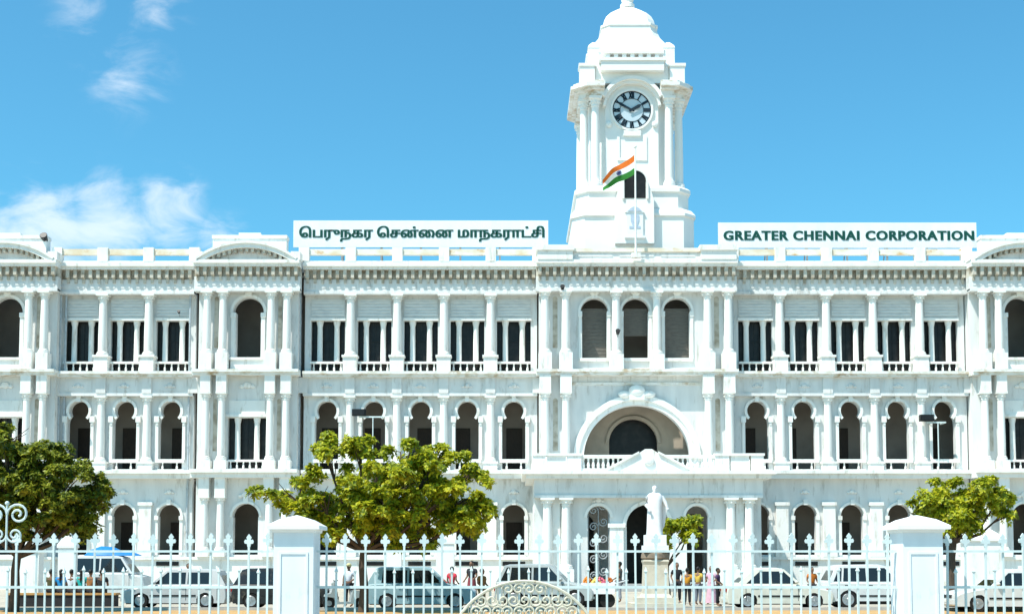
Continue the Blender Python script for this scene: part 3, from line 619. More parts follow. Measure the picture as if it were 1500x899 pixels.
# clock bay: flat projecting bay with a round head
hw = 39*k2
pts = [(TX - hw, zt_(272)), (TX + hw, zt_(272))] + [(TX + hw*math.cos(PI*i/24), cz + hw*1.0*math.sin(PI*i/24)) for i in range(25)]
m.plate(pts, fy - 0.12, fy + 0.3, [roundhead(TX, 16*k2, 16*k2, zt_(296) if False else zt_(271.5), zt_(262.5), 12)])
tp(m, 'clock_bay', 'tower')
m = MB(); ring(m, TX, cz, 39*k2, 43*k2, fy - 0.45, fy + 0.25, R(8), R(172), 28); ring(m, TX, cz, 43*k2, 48*k2, fy - 0.72, fy + 0.25, R(22), R(158), 28); ring(m, TX, cz, 28.5*k2, 31.5*k2, fy - 0.26, fy - 0.121, 0, 2*PI, 40)
for s in (-1, 1): m.ball((TX + s*34*k2, fy - 0.2, zt_(179)), 0.22, 0.12, 0.22, 8, 6)
m.box(TX - 13*k2, TX + 13*k2, fy - 0.26, fy - 0.121, zt_(196), zt_(188)); m.box(TX - 22*k2, TX + 22*k2, fy - 0.20, fy - 0.121, zt_(232), zt_(228))
for s in (-1, 1): a, b = sorted((TX + s*22*k2, TX + s*18*k2)); m.box(a, b, fy - 0.19, fy - 0.121, zt_(228), zt_(196))
tp(m, 'clock_surround', 'tower')
m = MB(); n = 40
m.add([(TX, fy - 0.125, cz)] + [(TX + cr_*0.985*math.cos(2*PI*i/n), fy - 0.14, cz + cr_*0.985*math.sin(2*PI*i/n)) for i in range(n)], [(0, i + 1, (i + 1) % n + 1) for i in range(n)])
tp(m, 'clock_dial', 'dial')
m = MB(); ring(m, TX, cz, 0.93*cr_, 0.98*cr_, fy - 0.17, fy - 0.141, 0, 2*PI, 48); ring(m, TX, cz, 0.585*cr_, 0.61*cr_, fy - 0.165, fy - 0.141, 0, 2*PI, 40)
glyph = {'I': [((0, -1), (0, 1))], 'V': [((-0.5, 1), (0, -1)), ((0.5, 1), (0, -1))], 'X': [((-0.5, 1), (0.5, -1)), ((0.5, 1), (-0.5, -1))]}
wid = {'I': 0.55, 'V': 1.15, 'X': 1.15}
nums = ['XII', 'I', 'II', 'III', 'IV', 'V', 'VI', 'VII', 'VIII', 'IX', 'X', 'XI']
def stroke(mb, p, q, wd, y0, y1):
    d = Vector((q[0] - p[0], q[1] - p[1])); d.normalize(); nrm_ = Vector((-d.y, d.x)) * wd / 2
    mb.plate([(p[0] + nrm_.x, p[1] + nrm_.y), (p[0] - nrm_.x, p[1] - nrm_.y), (q[0] - nrm_.x, q[1] - nrm_.y), (q[0] + nrm_.x, q[1] + nrm_.y)], y0, y1)
for h in range(12):
    th = PI/2 - h*PI/6; tot = sum(wid[c] for c in nums[h]); u = -tot/2; sc_ = 0.155*cr_
    ux, uz = math.cos(th - PI/2), math.sin(th - PI/2); rx, rz = math.cos(th), math.sin(th)
    for c in nums[h]:
        uc = u + wid[c]/2; u += wid[c]
        for (a, b) in glyph[c]:
            P = [(TX + rx*(0.77*cr_ + q[1]*sc_) + ux*(uc + q[0])*sc_*0.72, cz + rz*(0.77*cr_ + q[1]*sc_) + uz*(uc + q[0])*sc_*0.72) for q in (a, b)]
            stroke(m, P[0], P[1], 0.085, fy - 0.17, fy - 0.1415)
tp(m, 'clock_numeral', 'ink')
def hand(ang, ln, wd, y):
    m = MB(); d = Vector((math.sin(ang), math.cos(ang))); nn = Vector((-d.y, d.x))
    P = lambda a, b: (TX + d.x*a + nn.x*b, cz + d.y*a + nn.y*b)
    m.plate([P(-0.2, wd*0.6), P(-0.2, -wd*0.6), P(ln*0.7, -wd), P(ln, 0), P(ln*0.7, wd)], y, y - 0.03); tp(m, 'clock_hand', 'ink')
hand(R(-62), 0.80*cr_, 0.085, fy - 0.20); hand(R(62), 0.58*cr_, 0.12, fy - 0.24)
# doorway and emblem panel on the tower foot
m = MB(); dzb, dzt = zt_(298), zt_(275); bw = 28*k2
m.plate([(TX - bw, zt_(362)), (TX + bw, zt_(362)), (TX + bw, zt_(300)), (TX + 20*k2, zt_(272)), (TX - 20*k2, zt_(272)), (TX - bw, zt_(300))], TY - 92*k2 - 0.35, TY - 84*k2)
tp(m, 'tower_buttress', 'tower')
dy = TY - 92*k2 - 0.36
m = MB(); m.plate(roundhead(TX + 0.05, 15*k2, 15.5*k2, zt_(297), zt_(273), 14), dy - 0.02, dy + 0.005); tp(m, 'tower_door', 'dark')
m = MB(); ring(m, TX + 0.05, zt_(273), 16*k2, 19*k2, dy - 0.1, dy + 0.2, 0, PI, 18)
for s in (-1, 1): a, b = sorted((TX + 0.05 + s*16*k2, TX + 0.05 + s*19*k2)); m.box(a, b, dy - 0.1, dy + 0.2, zt_(298), zt_(273))
m.plate([(TX + 0.05 - 15.9*k2, zt_(273) + 0.0), (TX + 0.05 + 15.9*k2, zt_(273))] + [(TX + 0.05 + 19*k2*math.cos(PI*i/16), zt_(273) + 19*k2*math.sin(PI*i/16)) for i in range(17)], dy + 0.006, dy + 0.2)
tp(m, 'door_surround', 'tower')
m = MB(); m.box(TX - 12*k2, TX + 12*k2, dy - 0.10, dy, zt_(352), zt_(318)); m.plate([(TX - 14*k2, zt_(318)), (TX + 14*k2, zt_(318)), (TX, zt_(307))], dy - 0.16, dy)
m.box(TX - 15*k2, TX + 15*k2, dy - 0.14, dy, zt_(355), zt_(352)); tp(m, 'emblem_panel', 'board')
emb = surf('pale_grey_blue_emblem', (0.46, 0.54, 0.64), (0.38, 0.46, 0.58), 0.6, 6)
m = MB(); m.plate([(TX - 10*k2, zt_(316.5)), (TX + 10*k2, zt_(316.5)), (TX + 6*k2, zt_(312.5)), (TX, zt_(309.5)), (TX - 6*k2, zt_(312.5))], dy - 0.19, dy - 0.161); m.plate([(TX - 6*k2, zt_(330)), (TX, zt_(347)), (TX + 6*k2, zt_(330)), (TX + 6*k2, zt_(322)), (TX - 6*k2, zt_(322))], dy - 0.14, dy - 0.101); m.box(TX - 8*k2, TX + 8*k2, dy - 0.13, dy - 0.1, zt_(341), zt_(338))
o_ = m.build('emblem', emb, tower)
# attic and dome
m = MB()
stack(m, [(72, 19, 122), (72, 19, 95), (66, 18, 92), (63, 17, 92), (63, 17, 78), (66, 18, 76), (66, 18, 73), (62, 17, 71)])
for s in (-1, 1):
    for q in (-1, 1):
        cx, cy = TX + s*66*k2, TY + q*66*k2; Zb = lambda py: Zp(py, TY - 77*k2)
        m.box(cx - 11*k2, cx + 11*k2, cy - 11*k2, cy + 11*k2, zt_(122), Zb(97)); m.box(cx - 12.5*k2, cx + 12.5*k2, cy - 12.5*k2, cy + 12.5*k2, Zb(97), Zb(93))
        cx, cy = TX + s*55*k2, TY + q*55*k2; Zb = lambda py: Zp(py, TY - 64*k2)
        m.box(cx - 9*k2, cx + 9*k2, cy - 9*k2, cy + 9*k2, Zb(96), Zb(70)); m.loft([[(cx + a*8*k2*f, cy + b*8*k2*f, zz) for a, b in ((-1,-1),(1,-1),(1,1),(-1,1))] for f, zz in ((1.2, Zb(70)), (1.0, Zb(66)), (0.3, Zb(60)))])
tp(m, 'attic', 'tower')
m = MB(); yfa = TY - 72.5*k2
m.box(TX - 46*k2, TX + 46*k2, yfa - 0.5, yfa + 1.2, zt_(106), zt_(92)); m.box(TX - 49*k2, TX + 49*k2, yfa - 0.6, yfa + 1.2, zt_(92), zt_(88))
for i in range(7): cx = TX + (i - 3)*12*k2; m.box(cx - 3*k2, cx + 3*k2, yfa - 0.4, yfa + 0.2, zt_(88), zt_(81))
m.box(TX - 46*k2, TX + 46*k2, yfa - 0.5, yfa + 0.3, zt_(81), zt_(78)); tp(m, 'attic_parapet', 'tower')
m = MB()
stack(m, [(61, 14, 74), (59, 14, 66), (53, 13, 59), (46, 12, 52), (42, 11, 44), (41, 11, 37), (43, 12, 36.5), (43, 12, 33.5), (39, 11, 33), (37.5, 11, 27), (34, 10, 21), (27, 8, 16), (18, 6, 13), (12, 4, 11.5)])
tp(m, 'dome', 'tower')
m = MB(); m.lathe(TX, TY, [(r*k2, Zp(py, TY)) for r, py in ((11, 13), (11, 8), (8, 6), (9.5, 2), (10, -2), (6, -5), (4, -12), (7, -18), (7, -24), (2, -30), (0.6, -55))], 14); tp(m, 'finial', 'tower', 40)

# ------------------------------------------------------------------ signs on the roof
def text_mesh(txt, name, size, mat, ext=0.05, off=0.0, shear=0.0):
    cu = bpy.data.curves.new(name, 'FONT'); cu.body = txt; cu.size = size; cu.extrude = ext; cu.offset = off; cu.resolution_u = 3; cu.space_character = 1.0 if ord(txt[0]) > 200 else 1.12
    o = bpy.data.objects.new(name, cu); col.objects.link(o); dg = bpy.context.evaluated_depsgraph_get(); dg.update()
    me = bpy.data.meshes.new_from_object(o.evaluated_get(dg)); bpy.data.objects.remove(o); bpy.data.curves.remove(cu)
    me.materials.clear(); me.materials.append(mat); return me
def sign(px0, px1, py0, py1, D, txt, tx0, tx1, ty0, ty1, label):
    z0, z1 = Zp(py1, D), Zp(py0, D); x0, x1 = Xp(px0, D, py0), Xp(px1, D, py0)
    e = empty('roof_sign', ((x0 + x1)/2, D, ZC_T - 0.1), label, 'sign', 'long sign boards on the roof parapet')
    inv = Matrix.Translation((-(x0 + x1)/2, -D, -(ZC_T - 0.1)))
    m = MB(); m.box(x0, x1, D, D + 0.12, z0, z1); b = m.build('sign_board', M['board'], e); b.matrix_parent_inverse = inv
    n = 7
    for i in range(n):
        x = x0 + 0.6 + (x1 - x0 - 1.2)*i/(n - 1); m = MB(); m.box(x - 0.06, x + 0.06, D + 0.121, D + 0.24, ZC_T - 0.1, z1 - 0.1); m.tube([(x, D + 0.2, z1 - 0.4), (x, D + 1.4, ZC_T - 0.1)], 0.04, 6)
        p = m.build('sign_post', M['steel'], e); p.matrix_parent_inverse = inv
    words = txt; me = text_mesh(txt, 'sign_lettering', 1.0, M['green'], 0.012, 0.012 if ord(txt[0]) > 200 else 0.02)
    xs = [v.co.x for v in me.vertices]; ys = [v.co.y for v in me.vertices]
    X_0, X_1 = Xp(tx0, D, py0), Xp(tx1, D, py0); Z_0, Z_1 = Zp(ty1, D), Zp(ty0, D)
    sx = (X_1 - X_0)/(max(xs) - min(xs)); sz = (Z_1 - Z_0)/(max(ys) - min(ys)); ax, ay = min(xs), min(ys)
    for v in me.vertices: v.co = (X_0 + (v.co.x - ax)*sx, D - 0.013 + v.co.z, Z_0 + (v.co.y - ay)*sz)
    lv = [tuple(v.co) for v in me.vertices]; lf = [tuple(p.vertices) for p in me.polygons]; bpy.data.meshes.remove(me)
    iv = sorted((min(lv[i][0] for i in f), max(lv[i][0] for i in f)) for f in lf); gaps, hi = [], iv[0][1]
    for a, b in iv:
        if a > hi: gaps.append((a - hi, (a + hi)/2))
        hi = max(hi, b)
    cuts = sorted(c for _, c in sorted(gaps)[-txt.count(' '):]); lo = -1e9
    for c in cuts + [1e9]:                                   # one mesh per word
        mb = MB(); ff = [f for f in lf if lo < lv[f[0]][0] < c]; lo = c
        for dx, dy_ in ((0, 0), (0.03, -0.003), (-0.03, -0.006)): mb.add([(p + dx, q + dy_, r) for p, q, r in lv], ff)
        used = sorted({i for f in mb.f for i in f}); mp_i = {o_: k for k, o_ in enumerate(used)}; mb.v = [mb.v[i] for i in used]; mb.f = [tuple(mp_i[i] for i in f) for f in mb.f]
        t = mb.build('sign_word', M['green'], e, recalc=False); t.matrix_parent_inverse = inv
    return e
sign(430, 803, 323, 362, 90.6, '\u0bc6\u0baa\u0bb0\u0bc1\u0ba8\u0b95\u0bb0 \u0bc6\u0b9a\u0ba9\u0bcd\u0bc8\u0ba9 \u0bae\u0bbe\u0ba8\u0b95\u0bb0\u0bbe\u0b9f\u0bcd\u0b9a\u0bbf', 439, 797, 331, 354, 'long white roof sign with green Tamil lettering left of the clock tower')
sign(1052, 1430, 326, 363, 90.6, 'GREATER CHENNAI CORPORATION', 1060, 1426, 338, 352, 'long white roof sign with green English lettering right of the clock tower')

# ------------------------------------------------------------------ flag and pole
DF = 87.9
fx = Xp(931, DF, 300); zf = lambda py: Zp(py, DF)
pole = empty('flagpole', (fx, DF, ZC_T), 'thin white flagpole standing on the parapet before the clock tower', 'flagpole')
m = MB(); m.tube([(0, 0, 0), (0, 0, zf(216) - ZC_T)], 0.075, 10, 0.05); m.build('pole', M['tower'], pole, 40)
m = MB(); m.ball((0, 0, zf(215) - ZC_T), 0.11); m.build('ball_finial', M['tower'], pole, 60)
m = MB(); m.box(-0.3, 0.3, -0.25, 0.25, 0.0, 0.3); m.build('pole_base', M['trim'], pole)
sa, wh, gr, nv = cloth('saffron_cloth', (0.72, 0.16, 0.02)), cloth('white_flag_cloth', (0.80, 0.80, 0.78)), cloth('green_flag_cloth', (0.035, 0.20, 0.03)), cloth('navy_print', (0.02, 0.03, 0.2))
NU, NVV = 26, 12
def fpt(u, v):
    kp = 1980/DF
    x = -0.06 - u*47/kp; hoist = 29 - 8*u
    zz = -(u*(36 - 5*math.sin(u*PI)) + v*hoist + 2.0*v*math.sin(u*5.0))/kp
    y = 0.34*math.sin(u*7 + v*2.4)*u**0.7 + 0.14*math.sin(u*15 + 3*v)*u
    return (x, y, zz)
vs_ = [fpt(i/NU, j/NVV) for i in range(NU + 1) for j in range(NVV + 1)]
me = bpy.data.meshes.new('flag'); fs_ = [(i*(NVV+1)+j, (i+1)*(NVV+1)+j, (i+1)*(NVV+1)+j+1, i*(NVV+1)+j+1) for i in range(NU) for j in range(NVV)]
me.from_pydata(vs_, [], fs_)
for mm in (sa, wh, gr): me.materials.append(mm)
for p, f in zip(me.polygons, [(i, j) for i in range(NU) for j in range(NVV)]): p.material_index = 0 if f[1] < 4 else (1 if f[1] < 8 else 2)
me.shade_smooth()
flag = link('flag', me, None, (fx, DF, zf(227)))
tag(flag, 'saffron, white and green flag hanging from the thin pole before the clock tower', 'flag')
mw = MB()
for k in range(12):
    a = k*PI/6; p = fpt(0.5 + 0.07*math.cos(a), 0.5 + 0.12*math.sin(a)); c0 = fpt(0.5, 0.5); mw.tube([(c0[0], c0[1] - 0.03, c0[2]), (p[0], p[1] - 0.03, p[2])], 0.012, 4)
mw.tube([(lambda p: (p[0], p[1] - 0.03, p[2]))(fpt(0.5 + 0.07*math.cos(k*PI/10), 0.5 + 0.12*math.sin(k*PI/10))) for k in range(21)], 0.018, 5)
mw.build('wheel_emblem', nv, flag)

# ------------------------------------------------------------------ floodlights on the facade
def floodlight(px, py, arm_px, label):
    D = 89.3; x, zz = XZ(px, py, D); x2 = Xp(arm_px, D, py)
    e = empty('floodlight', (x, D, zz), label, 'lamp', 'black floodlights on wall arms')
    m = MB(); m.box(-0.45, 0.45, -0.2, 0.2, -0.22, 0.22); m.box(-0.38, 0.38, -0.26, -0.2, -0.17, 0.17); m.build('lamp_housing', M['black'], e)
    m = MB(); m.box(min(0, x2 - x), max(0, x2 - x), -0.04, 0.04, -0.34, -0.24); m.tube([(x2 - x, 0, -0.29), (x2 - x, 1.1, -0.29)], 0.05, 6); m.tube([((x2 - x)*0.6, 0, -0.3), ((x2 - x)*0.6, 0, -3.2)], 0.04, 6); m.build('lamp_arm', M['fence'], e)
floodlight(526, 604, 560, 'black floodlight on a white arm at an arch behind the central tree')
floodlight(1357, 612, 1385, 'black floodlight on a wall arm near the right corner of the building')

def spot(px, py, D, label, s=0.16):
    x, zz = XZ(px, py, D); e = empty('spotlight', (x, D, zz), label, 'lamp', 'small dark spotlights on the building')
    m = MB(); m.lathe(0, 0, [(s*0.6, -s*1.2), (s, s*0.9), (s*0.9, s)], 12); m.xform(Matrix.Rotation(R(60), 4, 'X')); m.build('lamp_head', M['black'], e, 40)
    m = MB(); m.tube([(0, 0.02, -0.05), (0, 0.25, -s*2.5)], 0.03, 6); m.build('bracket', M['steel'], e, 40)
spot(905, 486, 88.55, 'small dark spotlight on the column between two upper central arches')
spot(824, 421, 88.5, 'small dark spotlight at the top of a paired column beside the three central arches')
spot(65, 348, 89.4, 'small dark lamp on top of the pavilion at the left edge', 0.26)
spot(262, 457, 89.9, 'tiny dark spotlight on a pale blind left of the pavilion', 0.10)
# ------------------------------------------------------------------ front fence
YF = 18.31
PXS = [-3.17 - 8.37, -3.17, 5.20, 5.20 + 8.37]
labels = ['white gate pillar beyond the left edge', 'white square gate pillar left of the central tree trunk', 'white square gate pillar in front of the small right tree', 'white gate pillar beyond the right edge']
def pillar_tree():
    e = empty('gate_pillar', (0, 0, 0), labels[1], 'pillar', 'white fence pillars with pyramid caps')
    w_, d_ = 0.53, 0.62
    m = MB()
    m.box(0, w_, 0, d_, 0.0, 1.935)
    for (x0, x1, y0, y1) in ((0.07, w_ - 0.07, -0.012, -0.0005),):
        m.box(x0, x1, y0, y1, 0.30, 0.33); m.box(x0, x1, y0, y1, 1.64, 1.67); m.box(x0, x0 + 0.03, y0, y1, 0.33, 1.64); m.box(x1 - 0.03, x1, y0, y1, 0.33, 1.64)
    m.box(-0.05, w_ + 0.05, -0.05, d_ + 0.05, 0.0, 0.22)
    m.build('shaft', M['pillar'], e)
    m = MB(); o = 0.085
    m.loft([[(-a, -a, zz), (w_ + a, -a, zz), (w_ + a, d_ + a, zz), (-a, d_ + a, zz)] for a, zz in ((0.02, 1.93), (0.03, 1.97))])
    m.loft([[(-a, -a, zz), (w_ + a, -a, zz), (w_ + a, d_ + a, zz), (-a, d_ + a, zz)] for a, zz in ((o, 1.97), (o, 2.02), (-0.06, 2.105), (-0.255, 2.165))])
    m.build('cap', M['cap'], e)
    return e
p0 = pillar_tree()
for i, x in enumerate(PXS):
    o = p0 if i == 0 else copy_tree(p0)
    o.location = (x, 18.0, 0.10); o['label'] = labels[i]
bar = MB(); bar.box(-0.013, 0.013, -0.013, 0.013, 0.16, 1.765)
sp = [(-0.02, 1.83), (0.02, 1.83), (0.022, 1.865), (0.055, 1.872), (0.062, 1.90), (0.05, 1.925), (0.026, 1.918), (0.024, 1.935), (0.034, 1.952), (0.0, 2.00)]
sp = [(x*1.05, zz - 0.075) for x, zz in sp]; bar.plate(sp + [(-x, zz) for x, zz in sp[::-1][1:]], -0.011, 0.011)
bar_me = bar.mesh('spear_bar', M['fence'])
pk = MB(); pk.box(-0.012, 0.012, -0.012, 0.012, 0.16, 1.39); pk.loft([[(-a, -a, zz), (a, -a, zz), (a, a, zz), (-a, a, zz)] for a, zz in ((0.012, 1.39), (0.022, 1.41), (0.002, 1.47))]); pk_me = pk.mesh('short_bar', M['fence'])
def panel(x0, x1, label):
    e = empty('iron_fence', (x0, YF, 0.10), label, 'fence', 'white iron fence panels between the pillars')
    L_ = x1 - x0
    for zz, h, d in ((1.665, 0.03, 0.016), (1.18, 0.035, 0.016), (0.28, 0.035, 0.016)):
        m = MB(); m.box(0, L_, -d, d, zz, zz + h); m.build('rail', M['fence'], e)
    n = int(round(L_ / 0.26))
    for i in range(n):
        b_ = link('spear_bar', bar_me, e, ((i + 0.5)*L_/n + random.uniform(-.006, .006), 0, random.uniform(-.012, .010))); b_.rotation_euler = (random.gauss(0, .006), random.gauss(0, .006), random.gauss(0, .12))
        if i < n - 1: b_ = link('short_bar', pk_me, e, ((i + 1.0)*L_/n + random.uniform(-.006, .006), 0, random.uniform(-.02, .02))); b_.rotation_euler = (random.gauss(0, .006), random.gauss(0, .007), random.gauss(0, .12))
    return e
panel(PXS[0] + 0.53, PXS[1], 'white spear topped iron fence left of the left pillar')
panel(PXS[1] + 0.53, PXS[2], 'white spear topped iron fence spanning between the two pillars')
panel(PXS[2] + 0.53, PXS[3], 'white spear topped iron fence right of the right pillar')
# scroll crest on the left panel
m = MB(); xg, _ = XZ(10, 760, YF)
m.tube([(0, 0, 1.80), (0, 0, 2.42)], 0.014, 6); spiral(m, 0.15, 0, 2.28, 0.15, 1.7, -1, 0.016); spiral(m, -0.15, 0, 2.28, 0.15, 1.7, 1, 0.016); spiral(m, 0.11, 0, 2.0, 0.11, 1.6, -1, 0.014, -1); spiral(m, -0.11, 0, 2.0, 0.11, 1.6, 1, 0.014, -1); m.ball((0, 0, 2.43), 0.03)
o = m.build('iron_scroll', M['fence'], None, 50); o.location = (xg, YF, 0.0); tag(o, 'white wrought iron scroll crest on the fence at the far left', 'ornament')

# ------------------------------------------------------------------ trees
def tree(name, loc, lobes, nros, leaf, mat, label, trunk_r=0.14, trunk_h=1.6, group=None, leaves=8, lean=(0, 0), seed=1):
    rnd = random.Random(seed)
    e = empty(name, loc, label, 'tree', group)
    m = MB(); top = Vector((lean[0], lean[1], trunk_h))
    m.tube([(0, 0, -0.05), (lean[0]*0.2 + 0.03, lean[1]*0.3, trunk_h*0.35), (lean[0]*0.6 - 0.03, lean[1]*0.6, trunk_h*0.7), top], [trunk_r*1.25, trunk_r, trunk_r*0.9, trunk_r*0.8], 9)
    for (x, y, zz, rx, ry, rz) in lobes:
        c = Vector((x, y, zz)); mid = top.lerp(c, 0.5) + Vector((rnd.uniform(-.2, .2), rnd.uniform(-.2, .2), -0.12*(c - top).length))
        m.tube([top - Vector((0, 0, 0.15)), mid, c], [trunk_r*0.55, trunk_r*0.36, trunk_r*0.14], 6)
        for k in range(4):
            d = Vector((rnd.uniform(-1, 1)*rx, rnd.uniform(-1, 1)*ry, rnd.uniform(-0.3, 0.9)*rz)) * 0.75
            m.tube([mid.lerp(c, 0.6), c + d*0.5 + Vector((0, 0, -0.05)), c + d], [trunk_r*0.2, trunk_r*0.13, trunk_r*0.06], 5)
    m.build('trunk', M['bark'], e, 60)
    vol = [l[3]*l[4] + l[3]*l[5] for l in lobes]; tot = sum(vol)
    V, F = [], []
    for l, vv in zip(lobes, vol):
        x, y, zz, rx, ry, rz = l
        nr = max(6, int(nros * vv / tot)); per = 24; clumps = []
        for _ in range(max(2, nr // per)):
            d = Vector((rnd.gauss(0, 1), rnd.gauss(0, 1), rnd.gauss(0.15, 1))).normalized(); q = rnd.uniform(0.45, 1.24)
            clumps.append((Vector((x + d.x*rx*q, y + d.y*ry*q, zz + d.z*rz*q)), rnd.uniform(0.6, 1.25)))
        for ci in range(nr):
            cc, cs = clumps[ci % len(clumps)]; d = Vector((rnd.gauss(0, 1), rnd.gauss(0, 1), rnd.gauss(0.5, 0.8))).normalized()
            c = cc + Vector((d.x, d.y, d.z*0.75)) * leaf * 1.75 * cs * rnd.uniform(0.4, 1.0)
            ax = (d + Vector((0, 0, 0.9)) + Vector((rnd.uniform(-.4, .4), rnd.uniform(-.4, .4), 0))).normalized()
            t1 = ax.orthogonal().normalized(); t2 = ax.cross(t1); ph = rnd.uniform(0, 6.28)
            nl = leaves + rnd.randint(-2, 2)
            for k in range(nl):
                a = ph + k*2.4; rad = t1*math.cos(a) + t2*math.sin(a); el = rnd.uniform(-0.25, 0.8)
                dr = (rad*math.cos(el) + ax*math.sin(el)).normalized(); ln = leaf*rnd.uniform(0.65, 1.2); wd = ln*rnd.uniform(0.22, 0.30)
                sd = dr.cross(ax); sd = sd.normalized() if sd.length > 0.01 else t1
                nn = sd.cross(dr).normalized(); b = len(V)
                p0_ = c + dr*ln*0.06
                V += [p0_, c + dr*ln*0.55 + sd*wd + nn*wd*0.35, c + dr*ln*0.60, c + dr*ln*0.55 - sd*wd + nn*wd*0.35, c + dr*ln - nn*ln*rnd.uniform(0.0, 0.25)]
                F += [(b, b+2, b+1), (b, b+3, b+2), (b+1, b+2, b+4), (b+2, b+3, b+4)]
    me = bpy.data.meshes.new('crown'); me.from_pydata([tuple(p) for p in V], [], F); me.materials.append(M[mat]); me.shade_smooth()
    link('crown', me, e)
    return e
def lobes_px(D, px_base, data):
    """data rows: px, py, rpx, rpy, depth offset, in the plane of the tree"""
    bx = XZ(px_base, 880, D)[0]; o = []
    for px, py, rx, ry, dy in data:
        x, zz = XZ(px, py, D); s = D/FPX; o.append((x - bx, dy, zz, rx*s, max(rx, ry)*s*0.95, ry*s))
    return (bx, D, 0), o
loc, lb = lobes_px(45.5, 532, [(530, 655, 34, 24, 0), (600, 660, 44, 26, 0.3), (640, 668, 30, 20, 0.0), (480, 672, 38, 28, -0.3), (425, 725, 42, 30, 0.2), (470, 735, 45, 38, -0.5), (555, 700, 50, 36, -0.8), (620, 705, 48, 34, -0.2), (690, 690, 30, 24, 0.4), (682, 730, 42, 36, 0.2), (712, 742, 22, 16, -0.2), (560, 750, 55, 34, -0.6), (500, 768, 36, 26, 0.3), (630, 758, 46, 28, 0.5), (640, 740, 40, 26, -0.8), (600, 690, 45, 30, 1.2), (520, 720, 50, 36, 1.3), (500, 790, 28, 18, -0.2), (555, 780, 44, 22, -0.4), (610, 787, 38, 18, 0.4), (680, 770, 34, 20, 0.0), (450, 762, 36, 18, 0.2), (575, 725, 60, 40, -1.0), (540, 740, 60, 40, 0.6), (650, 720, 40, 30, 0.8)])
tree('leafy_tree', loc, lb, 6200, 0.19, 'leaf_yellow', 'broad yellow green tree in front of the left wing between the pillars', 0.15, 2.2, None, 9, (0.0, 0.1), 3)
loc, lb = lobes_px(46, 20, [(5, 650, 50, 42, 0), (60, 680, 50, 38, 0.4), (-60, 690, 60, 55, 0.2), (20, 720, 60, 44, -0.6), (95, 715, 48, 36, 0.0), (140, 738, 32, 24, 0.3), (60, 752, 60, 30, -0.3), (-10, 765, 60, 30, 0.2), (115, 760, 36, 22, 0.2), (-50, 745, 60, 40, 0.8), (40, 700, 60, 40, 1.2), (75, 735, 55, 40, -0.5), (20, 690, 60, 45, -0.4), (100, 768, 40, 20, 0.2), (40, 775, 60, 22, 0.4), (-20, 730, 60, 45, -0.4), (130, 715, 26, 18, 0.5)])
tree('leafy_tree', loc, lb, 7500, 0.18, 'leaf_dark', 'dark olive green tree at the far left edge', 0.16, 2.0, None, 9, (0.1, 0.0), 5)
loc, lb = lobes_px(52, 1393, [(1365, 735, 30, 22, 0), (1400, 728, 32, 24, 0.2), (1440, 725, 34, 22, -0.2), (1462, 735, 15, 18, 0.1), (1352, 752, 22, 16, 0.3), (1390, 760, 38, 22, -0.2), (1425, 762, 26, 18, 0.3), (1405, 778, 22, 14, 0.0), (1466, 756, 12, 8, 0.1)])
tree('leafy_tree', loc, lb, 1700, 0.20, 'leaf_yellow', 'small round green tree behind the right pillar', 0.16, 2.6, None, 8, (0.15, 0.0), 8)
loc, lb = lobes_px(50.5, 978, [(985, 775, 14, 16, 0), (1012, 772, 18, 12, 0.1), (968, 784, 10, 8, 0.1), (1000, 790, 16, 9, -0.1), (985, 795, 10, 8, 0)])
tree('sapling', loc, lb, 260, 0.20, 'leaf_yellow', 'thin young tree with sparse leaves beside the statue pedestal', 0.09, 1.7, None, 7, (0.0, 0.0), 11)

# ------------------------------------------------------------------ statue
def skin_mesh(nodes, edges, sub=1, mat=None, name='body'):
    """nodes: list of (x,y,z,rx,ry)"""
    me = bpy.data.meshes.new(name); me.from_pydata([n[:3] for n in nodes], edges, [])
    o = bpy.data.objects.new(name, me); col.objects.link(o)
    md = o.modifiers.new('skin', 'SKIN'); md.use_smooth_shade = True; md.branch_smoothing = 0.3
    for i, n in enumerate(nodes):
        sv = me.skin_vertices[0].data[i]; sv.radius = (n[3], n[4]); sv.use_root = (i == 0)
    if sub: ms = o.modifiers.new('sub', 'SUBSURF'); ms.levels = sub; ms.render_levels = sub
    dg = bpy.context.evaluated_depsgraph_get(); dg.update()
    r = bpy.data.meshes.new_from_object(o.evaluated_get(dg)); bpy.data.objects.remove(o); bpy.data.meshes.remove(me)
    r.materials.clear()
    if mat: r.materials.append(mat)
    r.shade_smooth(); r.name = name
    return r
def append_mb(me, mb):
    bm = bmesh.new(); bm.from_mesh(me); n0 = [bm.verts.new(p) for p in mb.v]
    for f in mb.f:
        try: bm.faces.new([n0[i] for i in f]).smooth = True
        except ValueError: pass
    bmesh.ops.recalc_face_normals(bm, faces=bm.faces); bm.to_mesh(me); bm.free(); return me
xs_, _ = XZ(960, 880, 49.5)
st = empty('statue', (xs_, 49.5, 0), 'white marble statue of a robed standing man on a cream pedestal', 'statue')
zs = lambda py: Zp(py, 49.5)
m = MB(); m.box(-0.95, 0.95, -0.95, 0.95, 0, 0.22); m.box(-0.75, 0.75, -0.75, 0.75, 0.22, 0.42)
m.loft([[(-a, -a, q), (a, -a, q), (a, a, q), (-a, a, q)] for a, q in ((0.55, 0.42), (0.46, 0.55), (0.42, 1.60), (0.46, 1.72), (0.44, 1.78))]); m.build('pedestal', M['stone'], st)
m = MB(); m.lathe(0, 0, [(0.44, 1.78), (0.52, 1.84), (0.50, 2.0), (0.42, 2.06)], 16); m.build('pedestal_collar', M['brownstone'], st, 40)
m = MB(); m.box(-0.45, 0.45, -0.45, 0.45, 2.06, 2.30); m.box(-0.38, 0.38, -0.38, 0.38, 2.30, zs(783)); m.build('plinth_block', M['marble'], st)
